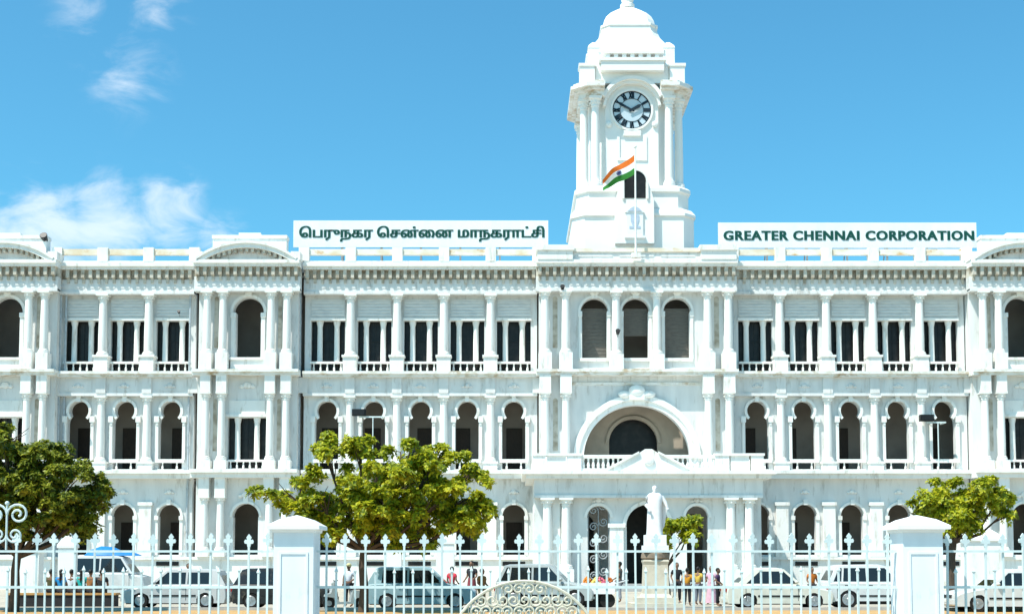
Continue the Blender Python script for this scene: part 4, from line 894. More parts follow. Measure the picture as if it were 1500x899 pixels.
b0 = zs(783); H_ = zs(711) - b0
m = MB()
def ell(rx, ry, zz, ox=0.0, oy=0.0, n=20, fold=0.0): return [(ox + rx*(1 + fold*math.sin(i*5*2*PI/n*1.0))*math.cos(2*PI*i/n), oy + ry*(1 + fold*math.sin(i*5*2*PI/n))*math.sin(2*PI*i/n), b0 + zz*H_) for i in range(n)]
m.loft([ell(0.36, 0.30, 0.0, fold=.11), ell(0.34, 0.29, 0.15, fold=.12), ell(0.33, 0.27, 0.35, fold=.10), ell(0.32, 0.25, 0.55, fold=.06), ell(0.35, 0.24, 0.70), ell(0.36, 0.21, 0.79), ell(0.24, 0.16, 0.845), ell(0.09, 0.09, 0.86), ell(0.075, 0.085, 0.885), ell(0.10, 0.12, 0.91), ell(0.115, 0.135, 0.94), ell(0.10, 0.12, 0.98), ell(0.04, 0.05, 1.0)])
m.ball((0, -0.13, b0 + 0.925*H_), 0.03); m.ball((0, -0.09, b0 + 0.895*H_), 0.07, 0.06, 0.07)
m.tube([(-0.32, -0.02, b0 + 0.76*H_), (-0.40, -0.10, b0 + 0.60*H_), (-0.28, -0.30, b0 + 0.52*H_)], [0.10, 0.085, 0.06], 8)
m.tube([(0.32, 0.02, b0 + 0.77*H_), (0.48, 0.02, b0 + 0.66*H_), (0.56, -0.05, b0 + 0.56*H_)], [0.10, 0.09, 0.06], 8)
for s, (hx, hy, hz) in ((-1, (-0.28, -0.30, b0 + 0.52*H_)), (1, (0.56, -0.05, b0 + 0.56*H_))):
    for k in range(5): m.tube([(hx, hy, hz), (hx + 0.025*(k - 2), hy - 0.05, hz - 0.03), (hx + 0.028*(k - 2), hy - 0.07, hz - 0.08 - 0.012*(2 - abs(k - 2)))], [0.03, 0.014, 0.01], 5)
m.xform(Matrix.Diagonal((0.80, 0.85, 1, 1))); m.build('robed_figure', M['marble'], st, 70)
m = MB(); m.loft([[(0.20, 0.16, b0 + 0.83*H_), (0.38, 0.05, b0 + 0.80*H_), (0.40, 0.12, b0 + 0.80*H_), (0.22, 0.22, b0 + 0.83*H_)], [(0.26, 0.20, b0 + 0.5*H_), (0.60, 0.02, b0 + 0.52*H_), (0.62, 0.08, b0 + 0.52*H_), (0.28, 0.27, b0 + 0.5*H_)], [(0.30, 0.22, b0 + 0.05*H_), (0.48, 0.10, b0 + 0.18*H_), (0.50, 0.16, b0 + 0.18*H_), (0.32, 0.29, b0 + 0.05*H_)]]); m.xform(Matrix.Diagonal((0.74, 0.85, 1, 1))); m.build('cape', M['marble'], st)

# ------------------------------------------------------------------ cars
def rot90(mb): return mb
def make_car(label, paint_m, L=3.9, W=1.66, H=1.48, style='hatch', group='cars parked in the forecourt', name='parked_car'):
    """local axes: x forward, y left, z up; origin on the ground at the middle"""
    e = empty(name, (0, 0, 0), label, 'car', group)
    wb = L*0.62; r = 0.29 if style != 'suv' else 0.34; xf, xr = wb/2 + 0.03, -wb/2 + 0.03; sill = 0.20 if style != 'suv' else 0.28
    belt = 0.60*H
    def arch(cx, n=9):
        R_ = r + 0.06
        a0 = math.asin(min(1, max(0, (sill - r)/R_)))if sill > r else -math.asin((r - sill)/R_)
        return [(cx + R_*math.cos(a0 + (PI - 2*a0)*i/n), r + R_*math.sin(a0 + (PI - 2*a0)*i/n)) for i in range(n + 1)]
    hoodz = belt - 0.10; nose = L/2
    tailz = belt + 0.02
    if style == 'sedan': top_line = [(nose, 0.42), (nose - 0.02, 0.58), (nose - 0.12, hoodz - 0.10), (nose - 0.45, hoodz - 0.02), (xf - 0.40, belt), (-L/2 + 0.95, belt + 0.03), (-L/2 + 0.12, belt), (-L/2 + 0.02, belt - 0.14), (-L/2, 0.42)]
    else: top_line = [(nose, 0.42), (nose - 0.02, 0.60), (nose - 0.14, hoodz - 0.08), (nose - 0.45, hoodz), (xf - 0.32, belt), (-L/2 + 0.4, belt + 0.03), (-L/2 + 0.06, belt), (-L/2 + 0.01, 0.62), (-L/2, 0.42)]
    bottom = [(-L/2 + 0.06, sill)] + arch(xr)[::-1] + arch(xf)[::-1] + [(nose - 0.06, sill)]
    outl = bottom + top_line
    cxm, czm = 0.0, 0.55
    rings = []
    for yy, ins in ((-W/2, 0.05), (-W/2 + 0.03, 0.015), (-W/2 + 0.10, 0.0), (W/2 - 0.10, 0.0), (W/2 - 0.03, 0.015), (W/2, 0.05)):
        ring_ = []
        for (x, zz) in outl:
            dx = -ins if x > 0.6*L/2 else (ins if x < -0.6*L/2 else 0); dz = -ins if zz > 0.5 else 0
            ring_.append((x + dx, yy, zz + dz))
        rings.append(ring_)
    m = MB(); m.loft(rings, cap=False)
    n = len(outl)
    for ring_ in (rings[0], rings[-1]):
        tri = tessellate_polygon([[Vector((p[0], p[2], 0)) for p in ring_]]); m.add(ring_, [t for t in tri])
    body = m.build('body', paint_m, e, 35)
    # cabin
    if style == 'sedan': cab = [(xf - 0.42, belt - 0.02), (xf - 1.05, H - 0.05), (xf - 1.30, H), (xr + 0.55, H), (xr + 0.22, H - 0.06), (xr - 0.38, belt)]
    elif style == 'van': cab = [(xf + 0.10, belt - 0.04), (xf - 0.45, H - 0.07), (xf - 0.75, H), (-L/2 + 0.25, H), (-L/2 + 0.10, H - 0.08), (-L/2 + 0.05, belt)]
    else: cab = [(xf - 0.30, belt - 0.02), (xf - 0.92, H - 0.06), (xf - 1.20, H), (-L/2 + 0.55, H - 0.02), (-L/2 + 0.36, H - 0.07), (-L/2 + 0.07, belt)]
    hy0, hy1 = W/2 - 0.045, W/2 - 0.20
    def hy(zz): return hy0 + (hy1 - hy0)*max(0, min(1, (zz - belt)/(H - belt)))
    m = MB()
    rings = [[(x, s*(hy(zz) - ins), zz + (0 if ins == 0 else (0.035 if zz > H - 0.1 else 0))) for x, zz in cab] for s, ins in ((-1, 0), (-1, 0.10), (1, 0.10), (1, 0))]
    m.loft(rings); m.build('cabin', paint_m, e, 40)
    # glass
    def lerp(a, b, t): return (a[0] + (b[0]-a[0])*t, a[1] + (b[1]-a[1])*t)
    A0, A1 = lerp(cab[0], cab[1], 0.10), lerp(cab[0], cab[1], 0.97)
    B0, B1 = lerp(cab[-1], cab[-2], 0.14), lerp(cab[-1], cab[-2], 0.95)
    def quad(p, q, off):
        m = MB(); d = Vector((q[0] - p[0], q[1] - p[1])).normalized(); nx, nz_ = (d.y, -d.x); 
        if nx*off < 0: nx, nz_ = -nx, -nz_
        k = 0.012; y0, y1 = hy(p[1]) - 0.10, hy(q[1]) - 0.10
        P = [(p[0] + nx*k, -y0, p[1] + abs(nz_)*k), (p[0] + nx*k, y0, p[1] + abs(nz_)*k), (q[0] + nx*k, y1, q[1] + abs(nz_)*k), (q[0] + nx*k, -y1, q[1] + abs(nz_)*k)]
        m.add(P + [(a - nx*0.02, b, c - abs(nz_)*0.02) for a, b, c in P], [(0,1,2,3),(7,6,5,4),(0,4,5,1),(1,5,6,2),(2,6,7,3),(3,7,4,0)]); return m
    quad(A0, A1, 1).build('windscreen', M['glass'], e); quad(B0, B1, -1).build('rear_window', M['glass'], e)
    zb, ztp = belt + 0.05, H - 0.10
    def xat(side, zz):
        p, q = (cab[0], cab[1]) if side > 0 else (cab[-1], cab[-2]); t = (zz - p[1])/(q[1] - p[1]); return p[0] + (q[0] - p[0])*t
    fb, ft, rb, rt = xat(1, zb) - 0.14, xat(1, ztp) - 0.10, xat(-1, zb) + 0.14, xat(-1, ztp) + 0.12
    mid = (fb + rb)/2 + 0.05; cuts = [(fb, ft, mid + 0.04, mid + 0.04), (mid - 0.04, mid - 0.04, rb + (0.35 if style != 'sedan' else 0.15), rt + 0.18)]
    if style in ('suv', 'van'): cuts.append((rb + 0.28, rt + 0.10, rb, rt))
    for s in (-1, 1):
        for (a0, a1, b0_, b1) in cuts:
            m = MB(); k = 0.008
            P = [(a0, s*(hy(zb) + k), zb), (b0_, s*(hy(zb) + k), zb), (b1, s*(hy(ztp) + k), ztp), (a1, s*(hy(ztp) + k), ztp)]
            m.add(P + [(x, yy - s*0.03, zz) for x, yy, zz in P], [(0,1,2,3),(7,6,5,4),(0,4,5,1),(1,5,6,2),(2,6,7,3),(3,7,4,0)]); m.build('side_window', M['glass'], e)
        for dx in (fb + 0.05, mid, rb + 0.12):
            m = MB(); m.box(dx - 0.009, dx + 0.009, s*(W/2 - 0.001) - 0.004, s*(W/2 - 0.001) + 0.004, sill + 0.10, belt - 0.06); m.build('door_seam', M['black'], e)
        m = MB(); m.box(xr + r + 0.08, xf - r - 0.08, s*(W/2 + 0.004) - 0.012, s*(W/2 + 0.004) + 0.012, 0.44, 0.50); m.build('side_moulding', M['black'], e)
        for dx in (mid + 0.10, rb + 0.50):
            m = MB(); m.box(dx - 0.10, dx + 0.08, s*(W/2 + 0.012) - 0.012, s*(W/2 + 0.012) + 0.012, belt - 0.12, belt - 0.085); m.build('door_handle', M['black'], e)
        m = MB(); m.ball((fb - 0.02, s*(W/2 + 0.06), belt + 0.10), 0.07, 0.09, 0.06, 8, 6); m.build('wing_mirror', paint_m, e, 60)
        m = MB(); m.ball((nose - 0.13, s*(W/2 - 0.26), 0.62), 0.11, 0.20, 0.085, 10, 6); m.build('headlight', M['lamp'], e, 60)
        m = MB(); m.box(-L/2 - 0.012, -L/2 + 0.10, s*(W/2 - 0.14) - 0.09, s*(W/2 - 0.14) + 0.09, 0.62, 0.82 if style != 'van' else 1.1); m.build('tail_light', M['tail'], e)
    m = MB(); m.box(nose - 0.06, nose + 0.03, -W/2 + 0.08, W/2 - 0.08, sill + 0.06, 0.42); m.build('front_bumper', paint_m if style != 'van' else M['black'], e)
    m = MB(); m.box(nose - 0.06, nose + 0.006, -0.40, 0.40, 0.47, 0.58); m.build('grille', M['black'], e)
    m = MB(); m.box(-L/2 - 0.03, -L/2 + 0.06, -W/2 + 0.08, W/2 - 0.08, sill + 0.06, 0.42); m.build('rear_bumper', paint_m, e)
    m = MB(); m.box(nose + 0.031, nose + 0.04, -0.25, 0.25, 0.33, 0.42); m.build('number_plate', M['plate'], e)
    m = MB(); m.box(-L/2 - 0.04, -L/2 - 0.031, -0.25, 0.25, 0.33, 0.42); m.build('number_plate', M['plate'], e)
    m = MB(); m.box(-L/2 + 0.15, L/2 - 0.15, -W/2 + 0.22, W/2 - 0.22, 0.16, 0.60); m.build('underbody', M['black'], e)
    tm = MB(); sg = 22
    tm.loft([[(rr*math.cos(2*PI*i/sg), yy, rr*math.sin(2*PI*i/sg)) for i in range(sg)] for rr, yy in ((r*0.62, -0.085), (r*0.94, -0.09), (r, -0.06), (r, 0.06), (r*0.94, 0.09), (r*0.62, 0.085))], cap=True)
    tm = tm.mesh('tyre', M['tyre'], 40)
    rm = MB(); rm.loft([[(rr*math.cos(2*PI*i/sg), yy, rr*math.sin(2*PI*i/sg)) for i in range(sg)] for rr, yy in ((r*0.64, -0.088), (r*0.60, -0.096), (r*0.50, -0.088), (r*0.18, -0.086), (r*0.14, -0.098))])
    for k in range(5):
        a = k*2*PI/5; rm.box(-0.02, 0.02, -0.097, -0.087, 0.0, r*0.58); 
        nv_ = 8; rm.v[-nv_:] = [tuple(Matrix.Rotation(a, 3, 'Y') @ Vector(p)) for p in rm.v[-nv_:]]
    rm_r = MB(); rm_r.v = [(x, yy, zz) for x, yy, zz in rm.v]; rm_r.f = rm.f; rmm = rm_r.mesh('rim', M['rim'], 40)
    for cx in (xf, xr):
        for s in (-1, 1):
            t = link('wheel', tm, e, (cx, s*(W/2 - 0.10), r)); t.rotation_euler = (0, 0, 0 if s < 0 else PI)
            link('rim', rmm, t)
    return e
def place(o, px, D, rz=0.0):
    o.location = (XZ(px, 880, D)[0], D, 0.0); o.rotation_euler = (0, 0, rz); return o
white_p, silver_p, blue_p, black_p, ivory_p = paint('white_car_paint', (0.60, 0.61, 0.60)), paint('silver_car_paint', (0.36, 0.40, 0.40)), paint('pale_teal_car_paint', (0.28, 0.42, 0.46)), paint('black_car_paint', (0.012, 0.012, 0.014)), paint('ivory_car_paint', (0.62, 0.60, 0.52))
place(make_car('pale grey hatchback parked left of the black car', paint('pale_grey_car_paint', (0.50, 0.51, 0.51)), 3.9, 1.62, 1.42), 262, 50.5, PI)
place(make_car('black hatchback half hidden behind the left pillar', black_p, 3.7, 1.64, 1.45), 418, 50.0, 0)
place(make_car('pale teal hatchback parked under the central tree', blue_p, 4.0, 1.66, 1.50), 618, 49.6, 0)
place(make_car('tall silver car with high roof parked left of the flower cart', silver_p, 3.7, 1.70, 1.60, 'suv'), 800, 51.0, R(-8))
place(make_car('ivory sedan parked right of the statue', ivory_p, 3.9, 1.62, 1.46, 'sedan'), 1137, 49.8, 0)
place(make_car('white tall car whose front is hidden by the right pillar', white_p, 3.8, 1.68, 1.58, 'suv'), 1280, 50.2, 0)
place(make_car('low white sedan parked at the far right edge', white_p, 4.2, 1.66, 1.42, 'sedan'), 1478, 46.5, PI)
vn = place(make_car('white van with a blue tarpaulin bundle on its roof', white_p, 3.9, 1.70, 2.0, 'van', None, 'delivery_van'), 160, 66.0, 0); vn['category'] = 'van'
xv = vn.location.x
m = MB(); rr = random.Random(4)
m.loft([[(x, yy*w_, 2.035 + h*(1 - abs(yy)**2)*(1 + 0.15*math.sin(9*x + 5*yy))) for yy in (-1, -0.6, -0.2, 0.2, 0.6, 1)] + [(x, yy*w_, 2.034) for yy in (1, -1)] for x, w_, h in ((-1.2, 0.3, 0.03), (-0.95, 0.55, 0.28), (-0.4, 0.62, 0.42), (0.2, 0.60, 0.40), (0.6, 0.55, 0.22), (1.1, 0.45, 0.20), (1.5, 0.2, 0.03))])
o = m.build('tarpaulin_bundle', M['bluetarp'], None, 60); o.location = (xv, 66.0, 0.0); tag(o, 'blue tarpaulin bundle lying on the roof of the white van', 'tarpaulin')

# arched panel of cream scroll ironwork fixed to the middle fence
M['creamiron'] = surf('cream_iron_paint', (0.66, 0.61, 0.49), (0.52, 0.47, 0.36), 0.6, 9, c3=(0.30, 0.20, 0.11), s3=10, lo3=0.60, hi3=0.72)
sx_, _ = XZ(768, 870, YF - 0.032)
sp_e = empty('scroll_panel', (sx_, YF - 0.032, 0.10), 'arched panel of cream scroll ironwork on the long fence left of the statue', 'ironwork')
AH = lambda x: 0.30 + 0.98*math.sqrt(max(0.0, 1 - (x/1.02)**2))
m = MB(); m.tube([(x, 0, AH(x)) for x in [1.02*math.sin(-PI/2 + PI*i/30) for i in range(31)]], 0.020, 6); m.box(-1.04, 1.04, -0.018, 0.018, 0.26, 0.30); m.build('arched_frame', M['creamiron'], sp_e, 50)
m = MB(); rr = random.Random(12)
for row in range(6):
    zz = 0.40 + row*0.155
    for c in range(-7, 8):
        x = c*0.145 + (0.07 if row % 2 else 0)
        if AH(x) - 0.07 > zz: spiral(m, x, 0.0, zz, 0.085, 1.35, 1 if c % 2 else -1, 0.0135, 1 if row % 2 else -1)
for c in range(-10, 11):
    x = c*0.094
    m.tube([(x, 0.02, 0.30), (x, 0.02, AH(x) - 0.01)], 0.009, 5)
m.build('scrollwork', M['creamiron'], sp_e, 50)

# scooter
def scooter(label, pm):
    e = empty('scooter', (0, 0, 0), label, 'scooter')
    for x in (0.58, -0.58):
        m = MB(); sg = 18; r = 0.22
        m.loft([[(x + rr_*math.cos(2*PI*i/sg), yy, r + rr_*math.sin(2*PI*i/sg)) for i in range(sg)] for rr_, yy in ((r*0.5, -0.045), (r, -0.04), (r, 0.04), (r*0.5, 0.045))]); w_ = m.build('wheel', M['tyre'], e, 40)
        m = MB(); m.lathe(0, 0, [(0.10, -0.05), (0.11, 0.0), (0.10, 0.05)], 12); m.xform(Matrix.Translation((x, 0, r)) @ Matrix.Rotation(PI/2, 4, 'X')); m.build('rim', M['rim'], w_, 40)
    m = MB(); m.plate([(-0.80, 0.42), (-0.30, 0.34), (-0.22, 0.28), (0.24, 0.26), (0.42, 0.62), (0.34, 0.98), (0.42, 1.0), (0.56, 0.60), (0.72, 0.52), (0.72, 0.46), (0.40, 0.44), (0.34, 0.18), (-0.24, 0.18), (-0.34, 0.22), (-0.38, 0.40), (-0.62, 0.48), (-0.80, 0.52), (-0.86, 0.66), (-0.70, 0.72), (-0.32, 0.70), (-0.26, 0.36)][::1] if False else [(-0.86, 0.66), (-0.80, 0.46), (-0.38, 0.40), (-0.34, 0.20), (0.34, 0.18), (0.42, 0.42), (0.74, 0.46), (0.72, 0.53), (0.54, 0.58), (0.42, 1.0), (0.32, 0.98), (0.40, 0.58), (0.22, 0.26), (-0.18, 0.27), (-0.26, 0.68)], -0.17, 0.17); m.build('body', pm, e, 30)
    m = MB(); m.loft([[(x, yy*w_, zz) for yy, zz in ((-1, 0.70), (-0.8, 0.80), (0.8, 0.80), (1, 0.70))] for x, w_ in ((-0.86, 0.10), (-0.7, 0.14), (-0.3, 0.13), (-0.2, 0.08))]); m.build('seat', M['black'], e, 40)
    m = MB(); m.tube([(0.34, -0.32, 1.04), (0.38, 0, 1.0), (0.34, 0.32, 1.04)], 0.018, 8); m.build('handlebar', M['black'], e, 40)
    m = MB(); m.ball((0.46, 0, 0.95), 0.06, 0.09, 0.08); m.build('headlight', M['lamp'], e, 60)
    m = MB(); m.box(-0.90, -0.86, -0.08, 0.08, 0.55, 0.64); m.build('tail_light', M['tail'], e)
    return e
place(scooter('pale grey scooter parked right beside the left pillar', silver_p), 505, 49.0, R(200))

# ------------------------------------------------------------------ people
def person(label, top_c, leg_c, pose='stand', h=1.68, seed=0, hair='short', head_c=None, skirt=False, group=None, rz=0.0):
    rnd = random.Random(seed); S = h / 1.70
    e = empty('person', (0, 0, 0), label, 'person', group, rz)
    hz = 0.92 if pose == 'stand' else 0.52          # hip height
    dz = hz - 0.92
    b = rnd.uniform(-0.05, 0.05)
    sh = 1.40 + dz
    J = {'pel': (0, 0, 0.95 + dz), 'wai': (0, 0.0, 1.10 + dz), 'che': (0, 0.01, 1.28 + dz), 'nec': (0, 0.0, 1.46 + dz), 'hb': (0, -0.01, 1.54 + dz)}
    nodes = [(*J['pel'], 0.135, 0.10), (*J['wai'], 0.12, 0.09), (*J['che'], 0.14, 0.10), (*J['nec'], 0.05, 0.05), (*J['hb'], 0.055, 0.06)]
    edges = [(0, 1), (1, 2), (2, 3), (3, 4)]
    tops = [(*J['pel'], 0.155, 0.12), (*J['wai'], 0.145, 0.11), (*J['che'], 0.16, 0.12), (0, 0, 1.405 + dz, 0.09, 0.08)]; te = [(0, 1), (1, 2), (2, 3)]
    legs = [(*J['pel'], 0.15, 0.115)]; le = []
    hands = []
    for s in (-1, 1):
        el = (s*0.25, 0.02 + b*s, 1.13 + dz); wr = (s*0.25 - s*0.04*rnd.random(), -0.10 - 0.16*rnd.random(), 0.93 + dz + 0.12*rnd.random())
        if pose == 'sit': wr = (s*0.16, -0.26, 0.98 + dz); el = (s*0.25, -0.02, 1.12 + dz)
        i = len(nodes); nodes += [(s*0.185, 0.01, sh - 0.01, 0.06, 0.06), (*el, 0.042, 0.042), (*wr, 0.03, 0.028)]; edges += [(2, i), (i, i+1), (i+1, i+2)]
        hands.append((Vector(wr), (Vector(wr) - Vector(el)).normalized(), s))
        i = len(tops); m_ = [(a*0.35 + c*0.65) for a, c in zip((s*0.185, 0.01, sh - 0.01), el)]
        tops += [(s*0.185, 0.01, sh - 0.015, 0.078, 0.078), (*m_, 0.066, 0.066)]; te += [(2, i), (i, i+1)]
        hipp = (s*0.09, 0, 0.88 + dz)
        if pose == 'stand': kn, an, toe = (s*0.10, -0.01 + b*s, 0.49), (s*0.11, 0.03 + b*s, 0.09), (s*0.13, -0.14 + b*s, 0.04)
        else: kn, an, toe = (s*0.13, -0.44, 0.52), (s*0.13, -0.46, 0.09), (s*0.14, -0.63, 0.04)
        i = len(nodes); nodes += [(*hipp, 0.085, 0.085), (*kn, 0.055, 0.058), (*an, 0.04, 0.042), (*toe, 0.04, 0.03)]; edges += [(0, i), (i, i+1), (i+1, i+2), (i+2, i+3)]
        i = len(legs); an2 = tuple(a*0.88 + c*0.12 for a, c in zip(an, kn)); legs += [(*hipp, 0.105, 0.105), (*kn, 0.078, 0.08), (*an2, 0.066, 0.066)]; le += [(0, i), (i, i+1), (i+1, i+2)]
    body = skin_mesh(nodes, edges, 1, M['skin'], 'body')
    ex = MB(); hc = Vector((0, -0.015, 1.61 + dz))
    ex.ball(hc, 0.078, 0.098, 0.115, 14, 10); ex.ball(hc + Vector((0, -0.10, -0.015)), 0.014, 0.02, 0.022, 6, 5); ex.ball(hc + Vector((0, -0.05, -0.085)), 0.045, 0.045, 0.03, 8, 6)
    ex.ball(hc + Vector((0, -0.088, -0.055)), 0.024, 0.012, 0.008, 6, 4)
    for s in (-1, 1): ex.ball(hc + Vector((s*0.08, 0.01, 0)), 0.012, 0.022, 0.032, 6, 5); ex.ball(hc + Vector((s*0.03, -0.088, 0.012)), 0.012, 0.01, 0.008, 6, 4)
    for (p, d, s) in hands:
        sd = Vector((0, 0, 1)).cross(d); sd = sd.normalized() if sd.length > .1 else Vector((1, 0, 0)); nn = sd.cross(d).normalized()
        q = p + d*0.05; ex.tube([p, p + d*0.04, p + d*0.085], [0.026, 0.036, 0.034], 7)
        for k, ln in enumerate((0.062, 0.072, 0.068, 0.054)):
            b0_ = p + d*0.075 + sd*(k - 1.5)*0.018; ex.tube([b0_, b0_ + d*ln*0.5 - nn*0.006, b0_ + d*ln*0.85 - nn*0.024], [0.0095, 0.009, 0.007], 5)
        ex.tube([p + d*0.025 - sd*0.026*s, p + d*0.055 - sd*0.05*s, p + d*0.085 - sd*0.055*s], [0.012, 0.011, 0.008], 5)
    append_mb(body, ex); link('body', body, e)
    link('shirt', skin_mesh(tops, te, 1, top_c, 'shirt'), e)
    if skirt and pose == 'stand':
        m = MB(); m.loft([[(rx*(1 + .04*math.sin(i*2.1))*math.cos(2*PI*i/18), ry*math.sin(2*PI*i/18), zz) for i in range(18)] for rx, ry, zz in ((0.27, 0.24, 0.07), (0.22, 0.18, 0.5), (0.18, 0.14, 0.88), (0.15, 0.12, 1.06))]); m.build('skirt', leg_c, e, 70)
    else: link('trousers', skin_mesh(legs, le, 1, leg_c, 'trousers'), e)
    m = MB()
    if hair == 'cap':
        m.ball(hc + Vector((0, 0.005, 0.045)), 0.10, 0.118, 0.095, 14, 8); m.box(-0.07, 0.07, -0.17, -0.09, hc.z + 0.045, hc.z + 0.06); m.build('cap', head_c, e, 60)
    else:
        m.ball(hc + Vector((0, 0.022, 0.030)), 0.086, 0.098, 0.102, 14, 8)
        if hair == 'long': m.ball(hc + Vector((0, 0.10, -0.05)), 0.05, 0.05, 0.06, 10, 6); m.tube([hc + Vector((0, 0.10, -0.05)), hc + Vector((0, 0.13, -0.22)), hc + Vector((0, 0.135, -0.40))], [0.035, 0.03, 0.012], 7)
        m.build('hair', M['hair'], e, 60)
    e.scale = (S, S, S)
    return e
C = lambda n, c: cloth(n, c)
dk = C('dark_trousers', (0.02, 0.02, 0.025)); khaki = C('khaki_trousers', (0.22, 0.17, 0.10))
PEOPLE = [
 (275, 54, person('person in a pink top standing behind the pale grey hatchback', C('pink_cloth', (0.62, 0.34, 0.32)), dk, h=1.62, seed=1, hair='long', rz=0.4)),
 (511, 51.5, person('person with a pale yellow cap and white shirt behind the scooter', C('white_shirt', (0.68, 0.70, 0.76)), dk, h=1.62, seed=2, hair='cap', head_c=C('yellow_cap', (0.62, 0.56, 0.30)), rz=-0.5)),
 (662, 53.5, person('person in a bright red shirt behind the pale teal car', C('red_cloth', (0.58, 0.04, 0.07)), dk, h=1.5, seed=3, rz=2.6)),
 (691, 55, person('person in black with a maroon skirt standing beyond the pale teal car', C('black_cloth', (0.03, 0.03, 0.035)), C('maroon_cloth', (0.22, 0.05, 0.06)), h=1.72, seed=4, rz=-0.6, skirt=True)),
 (706, 46.0, person('person in a brown shirt standing just right of the person in black and maroon', C('brown_cloth', (0.20, 0.11, 0.04)), khaki, h=1.45, seed=5, rz=0.9)),
 (908, 57, person('person in a dark shirt standing just right of the flower cart', C('slate_cloth', (0.09, 0.10, 0.10)), C('grey_trousers', (0.30, 0.30, 0.33)), h=1.70, seed=6, rz=-1.9)),
 (992, 56, person('person in black leaning near the thin young tree', C('charcoal_cloth', (0.025, 0.025, 0.03)), dk, h=1.66, seed=7, rz=0.2)),
 (1007, 53, person('person in an orange shirt between the young tree and the ivory car', C('orange_cloth', (0.62, 0.28, 0.03)), dk, h=1.45, seed=8, rz=2.9)),
 (1023, 54, person('person in a yellow shirt left of the person in pink', C('mustard_cloth', (0.62, 0.42, 0.08)), C('grey_blue_trousers', (0.16, 0.18, 0.22)), h=1.5, seed=9, rz=2.4)),
 (1042, 55, person('person in a pale pink dress near the front of the ivory car', C('pale_pink_cloth', (0.70, 0.42, 0.50)), C('pale_pink_skirt', (0.62, 0.38, 0.45)), h=1.52, seed=10, hair='long', rz=-0.7, skirt=True)),
 (1052, 52.2, person('person in dark purple beside the ivory car', C('purple_cloth', (0.08, 0.04, 0.10)), dk, h=1.45, seed=11, rz=1.2)),
 (1190, 54, person('person in a rust orange shirt behind the ivory car', C('rust_cloth', (0.52, 0.15, 0.02)), dk, h=1.48, seed=12, rz=0.3)),
]
for px, D, o in PEOPLE: place(o, px, D, o.rotation_euler.z)
# low ledge with people sitting on it, backs to the street
xb0, xb1 = XZ(12, 880, 52)[0], XZ(168, 880, 52)[0]
lg = empty('seating_ledge', ((xb0 + xb1)/2, 52, 0), 'low ledge with orange top and dark front at the far left', 'bench')
hl = (xb1 - xb0)/2
m = MB(); m.box(-hl, hl, 0.0, 0.5, 0.0, 0.44); m.build('ledge_base', M['benchdark'], lg)
m = MB(); m.box(-hl - 0.05, hl + 0.05, -0.04, 0.55, 0.44, 0.52); m.build('ledge_top', M['bench'], lg)
for px, c, t, sd, hr in ((74, (0.10, 0.09, 0.04), 'person in an olive shirt sitting on the ledge left of the blue top', 21, 'short'), (89, (0.02, 0.22, 0.50), 'person in a bright blue top sitting on the low ledge', 22, 'long'),
                     (104, (0.66, 0.70, 0.76), 'person in a white shirt sitting between the blue and teal tops', 23, 'short'), (119, (0.02, 0.36, 0.34), 'person in a teal top sitting on the low ledge', 24, 'long'),
                     (132, (0.36, 0.15, 0.05), 'person in a rust brown shirt sitting right of the teal top', 25, 'short'), (148, (0.03, 0.03, 0.035), 'person in black sitting at the right end of the low ledge', 26, 'short')):
    o = person(t, C('seated_shirt', c), dk, 'sit', 1.66, sd, hr, group='people sitting on the ledge'); place(o, px, 52.26, PI + random.uniform(-0.3, 0.3)); o.location.z = 0.12

# flower cart
cx_, _ = XZ(876, 880, 50.5)
ct = empty('flower_cart', (cx_, 50.5, 0), 'white cloth covered cart on dark wheels beside the statue', 'cart')
m = MB(); m.box(-0.58, 0.58, -0.35, 0.35, 0.86, 0.92); m.box(-0.60, 0.60, -0.375, -0.35, 0.52, 0.92); m.box(-0.60, 0.60, 0.35, 0.375, 0.52, 0.92); m.box(-0.61, -0.585, -0.35, 0.35, 0.56, 0.92); m.box(0.585, 0.61, -0.35, 0.35, 0.56, 0.92); m.build('cloth_cover', M['whitecloth'], ct)
for x in (-0.34, 0.34):
    m = MB(); sg = 20; r = 0.28
    m.loft([[(x + rr_*math.cos(2*PI*i/sg), yy, r + rr_*math.sin(2*PI*i/sg)) for i in range(sg)] for rr_, yy in ((r*0.3, -0.27), (r, -0.28), (r, -0.20), (r*0.3, -0.21))]); m.build('wheel', M['tyre'], ct, 40)
m = MB(); m.tube([(0.55, -0.2, 0.86), (1.1, -0.2, 1.02)], 0.025, 6); m.tube([(0.55, 0.2, 0.86), (1.1, 0.2, 1.02)], 0.025, 6); m.tube([(1.1, -0.24, 1.02), (1.1, 0.24, 1.02)], 0.025, 6); m.build('handle', M['steel'], ct, 40)
m = MB(); m.box(-0.5, 0.5, 0.2, 0.26, 0.0, 0.86); m.build('back_leg', M['black'], ct)
rnd = random.Random(9)
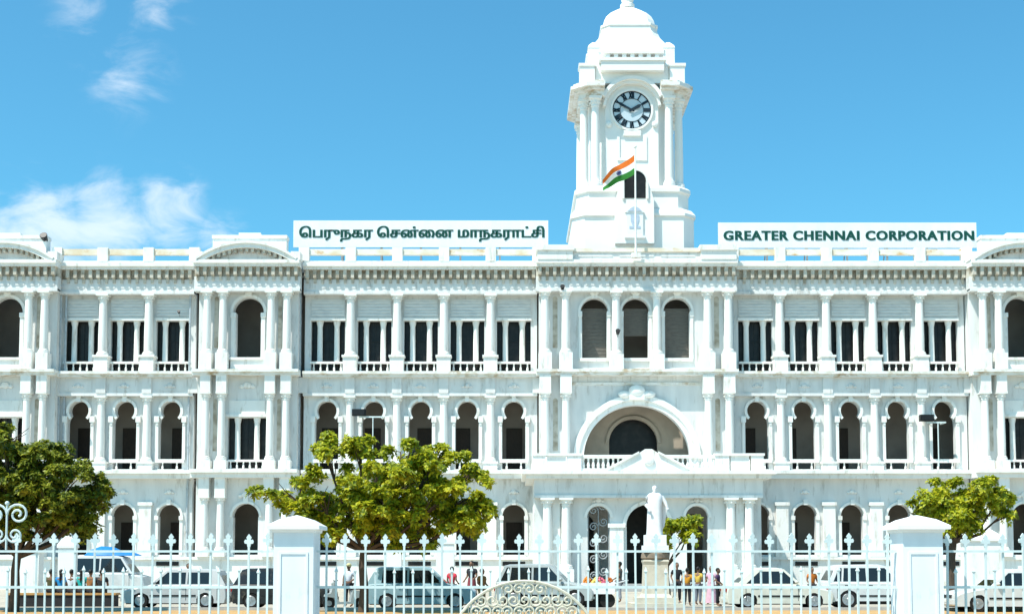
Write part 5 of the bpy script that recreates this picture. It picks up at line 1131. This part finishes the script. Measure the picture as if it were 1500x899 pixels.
for k, (x, c) in enumerate(((-0.40, (0.62, 0.22, 0.03)), (-0.05, (0.70, 0.58, 0.16)), (0.12, (0.65, 0.16, 0.22)), (0.40, (0.50, 0.14, 0.03)))):
    m = MB()
    for i in range(34):
        a, q = rnd.uniform(0, 6.28), rnd.random()**0.5; m.ball((x + 0.17*q*math.cos(a), 0.2*q*math.sin(a), 0.94 + 0.22*(1 - q*q)*rnd.uniform(0.5, 1)), rnd.uniform(0.03, 0.05), seg=6, rg=4)
    o = m.build('flower_heap', cloth('flower_colour', c), None, 60); o.location = (cx_, 50.5, 0); tag(o, ['orange flower heap at the left end of the cart', 'pale yellow flower heap on the cart', 'pink flower heap on the cart', 'rust orange flower heap at the right end of the cart'][k], 'flowers', 'flower heaps on the cart')

# white garden gate piers in front of the building
def pier(label, px, D, wpx, py_top, py_sh, arch=False):
    s = D/FPX; hw_ = wpx*s/2; zt2, zs2 = Zp(py_top, D), Zp(py_sh, D)
    e = empty('garden_pier', (XZ(px, 880, D)[0], D, 0), label, 'pillar', 'white piers in the forecourt')
    m = MB(); m.box(-hw_, hw_, -hw_*0.6, hw_*0.6, 0, zs2); m.build('shaft', M['trim'], e)
    m = MB()
    m.loft([[(-a, -b, zz), (a, -b, zz), (a, b, zz), (-a, b, zz)] for a, b, zz in ((hw_*1.15, hw_*0.7, zs2), (hw_*1.15, hw_*0.7, zs2 + 0.12), (hw_*0.55, hw_*0.35, zs2 + 0.12 + (zt2 - zs2 - 0.12)*0.45), (0.04, 0.04, zt2 - 0.12))]); m.ball((0, 0, zt2 - 0.08), 0.11, seg=10, rg=6); m.build('cap', M['trim'], e)
pier('white pier with pyramid cap under the dark left tree', 42, 60, 34, 776, 808)
pier('slim white pier under the right side of the dark left tree', 98, 62, 24, 772, 802)
pier('white pier with pointed cap behind the pale teal car roof', 577, 62, 22, 768, 800)
pier('white pier with pointed cap nearest the right of the central trunk', 652, 62, 26, 758, 796)
pier('white broad pier with stepped top right of the right pillar', 1440, 62, 52, 764, 792)
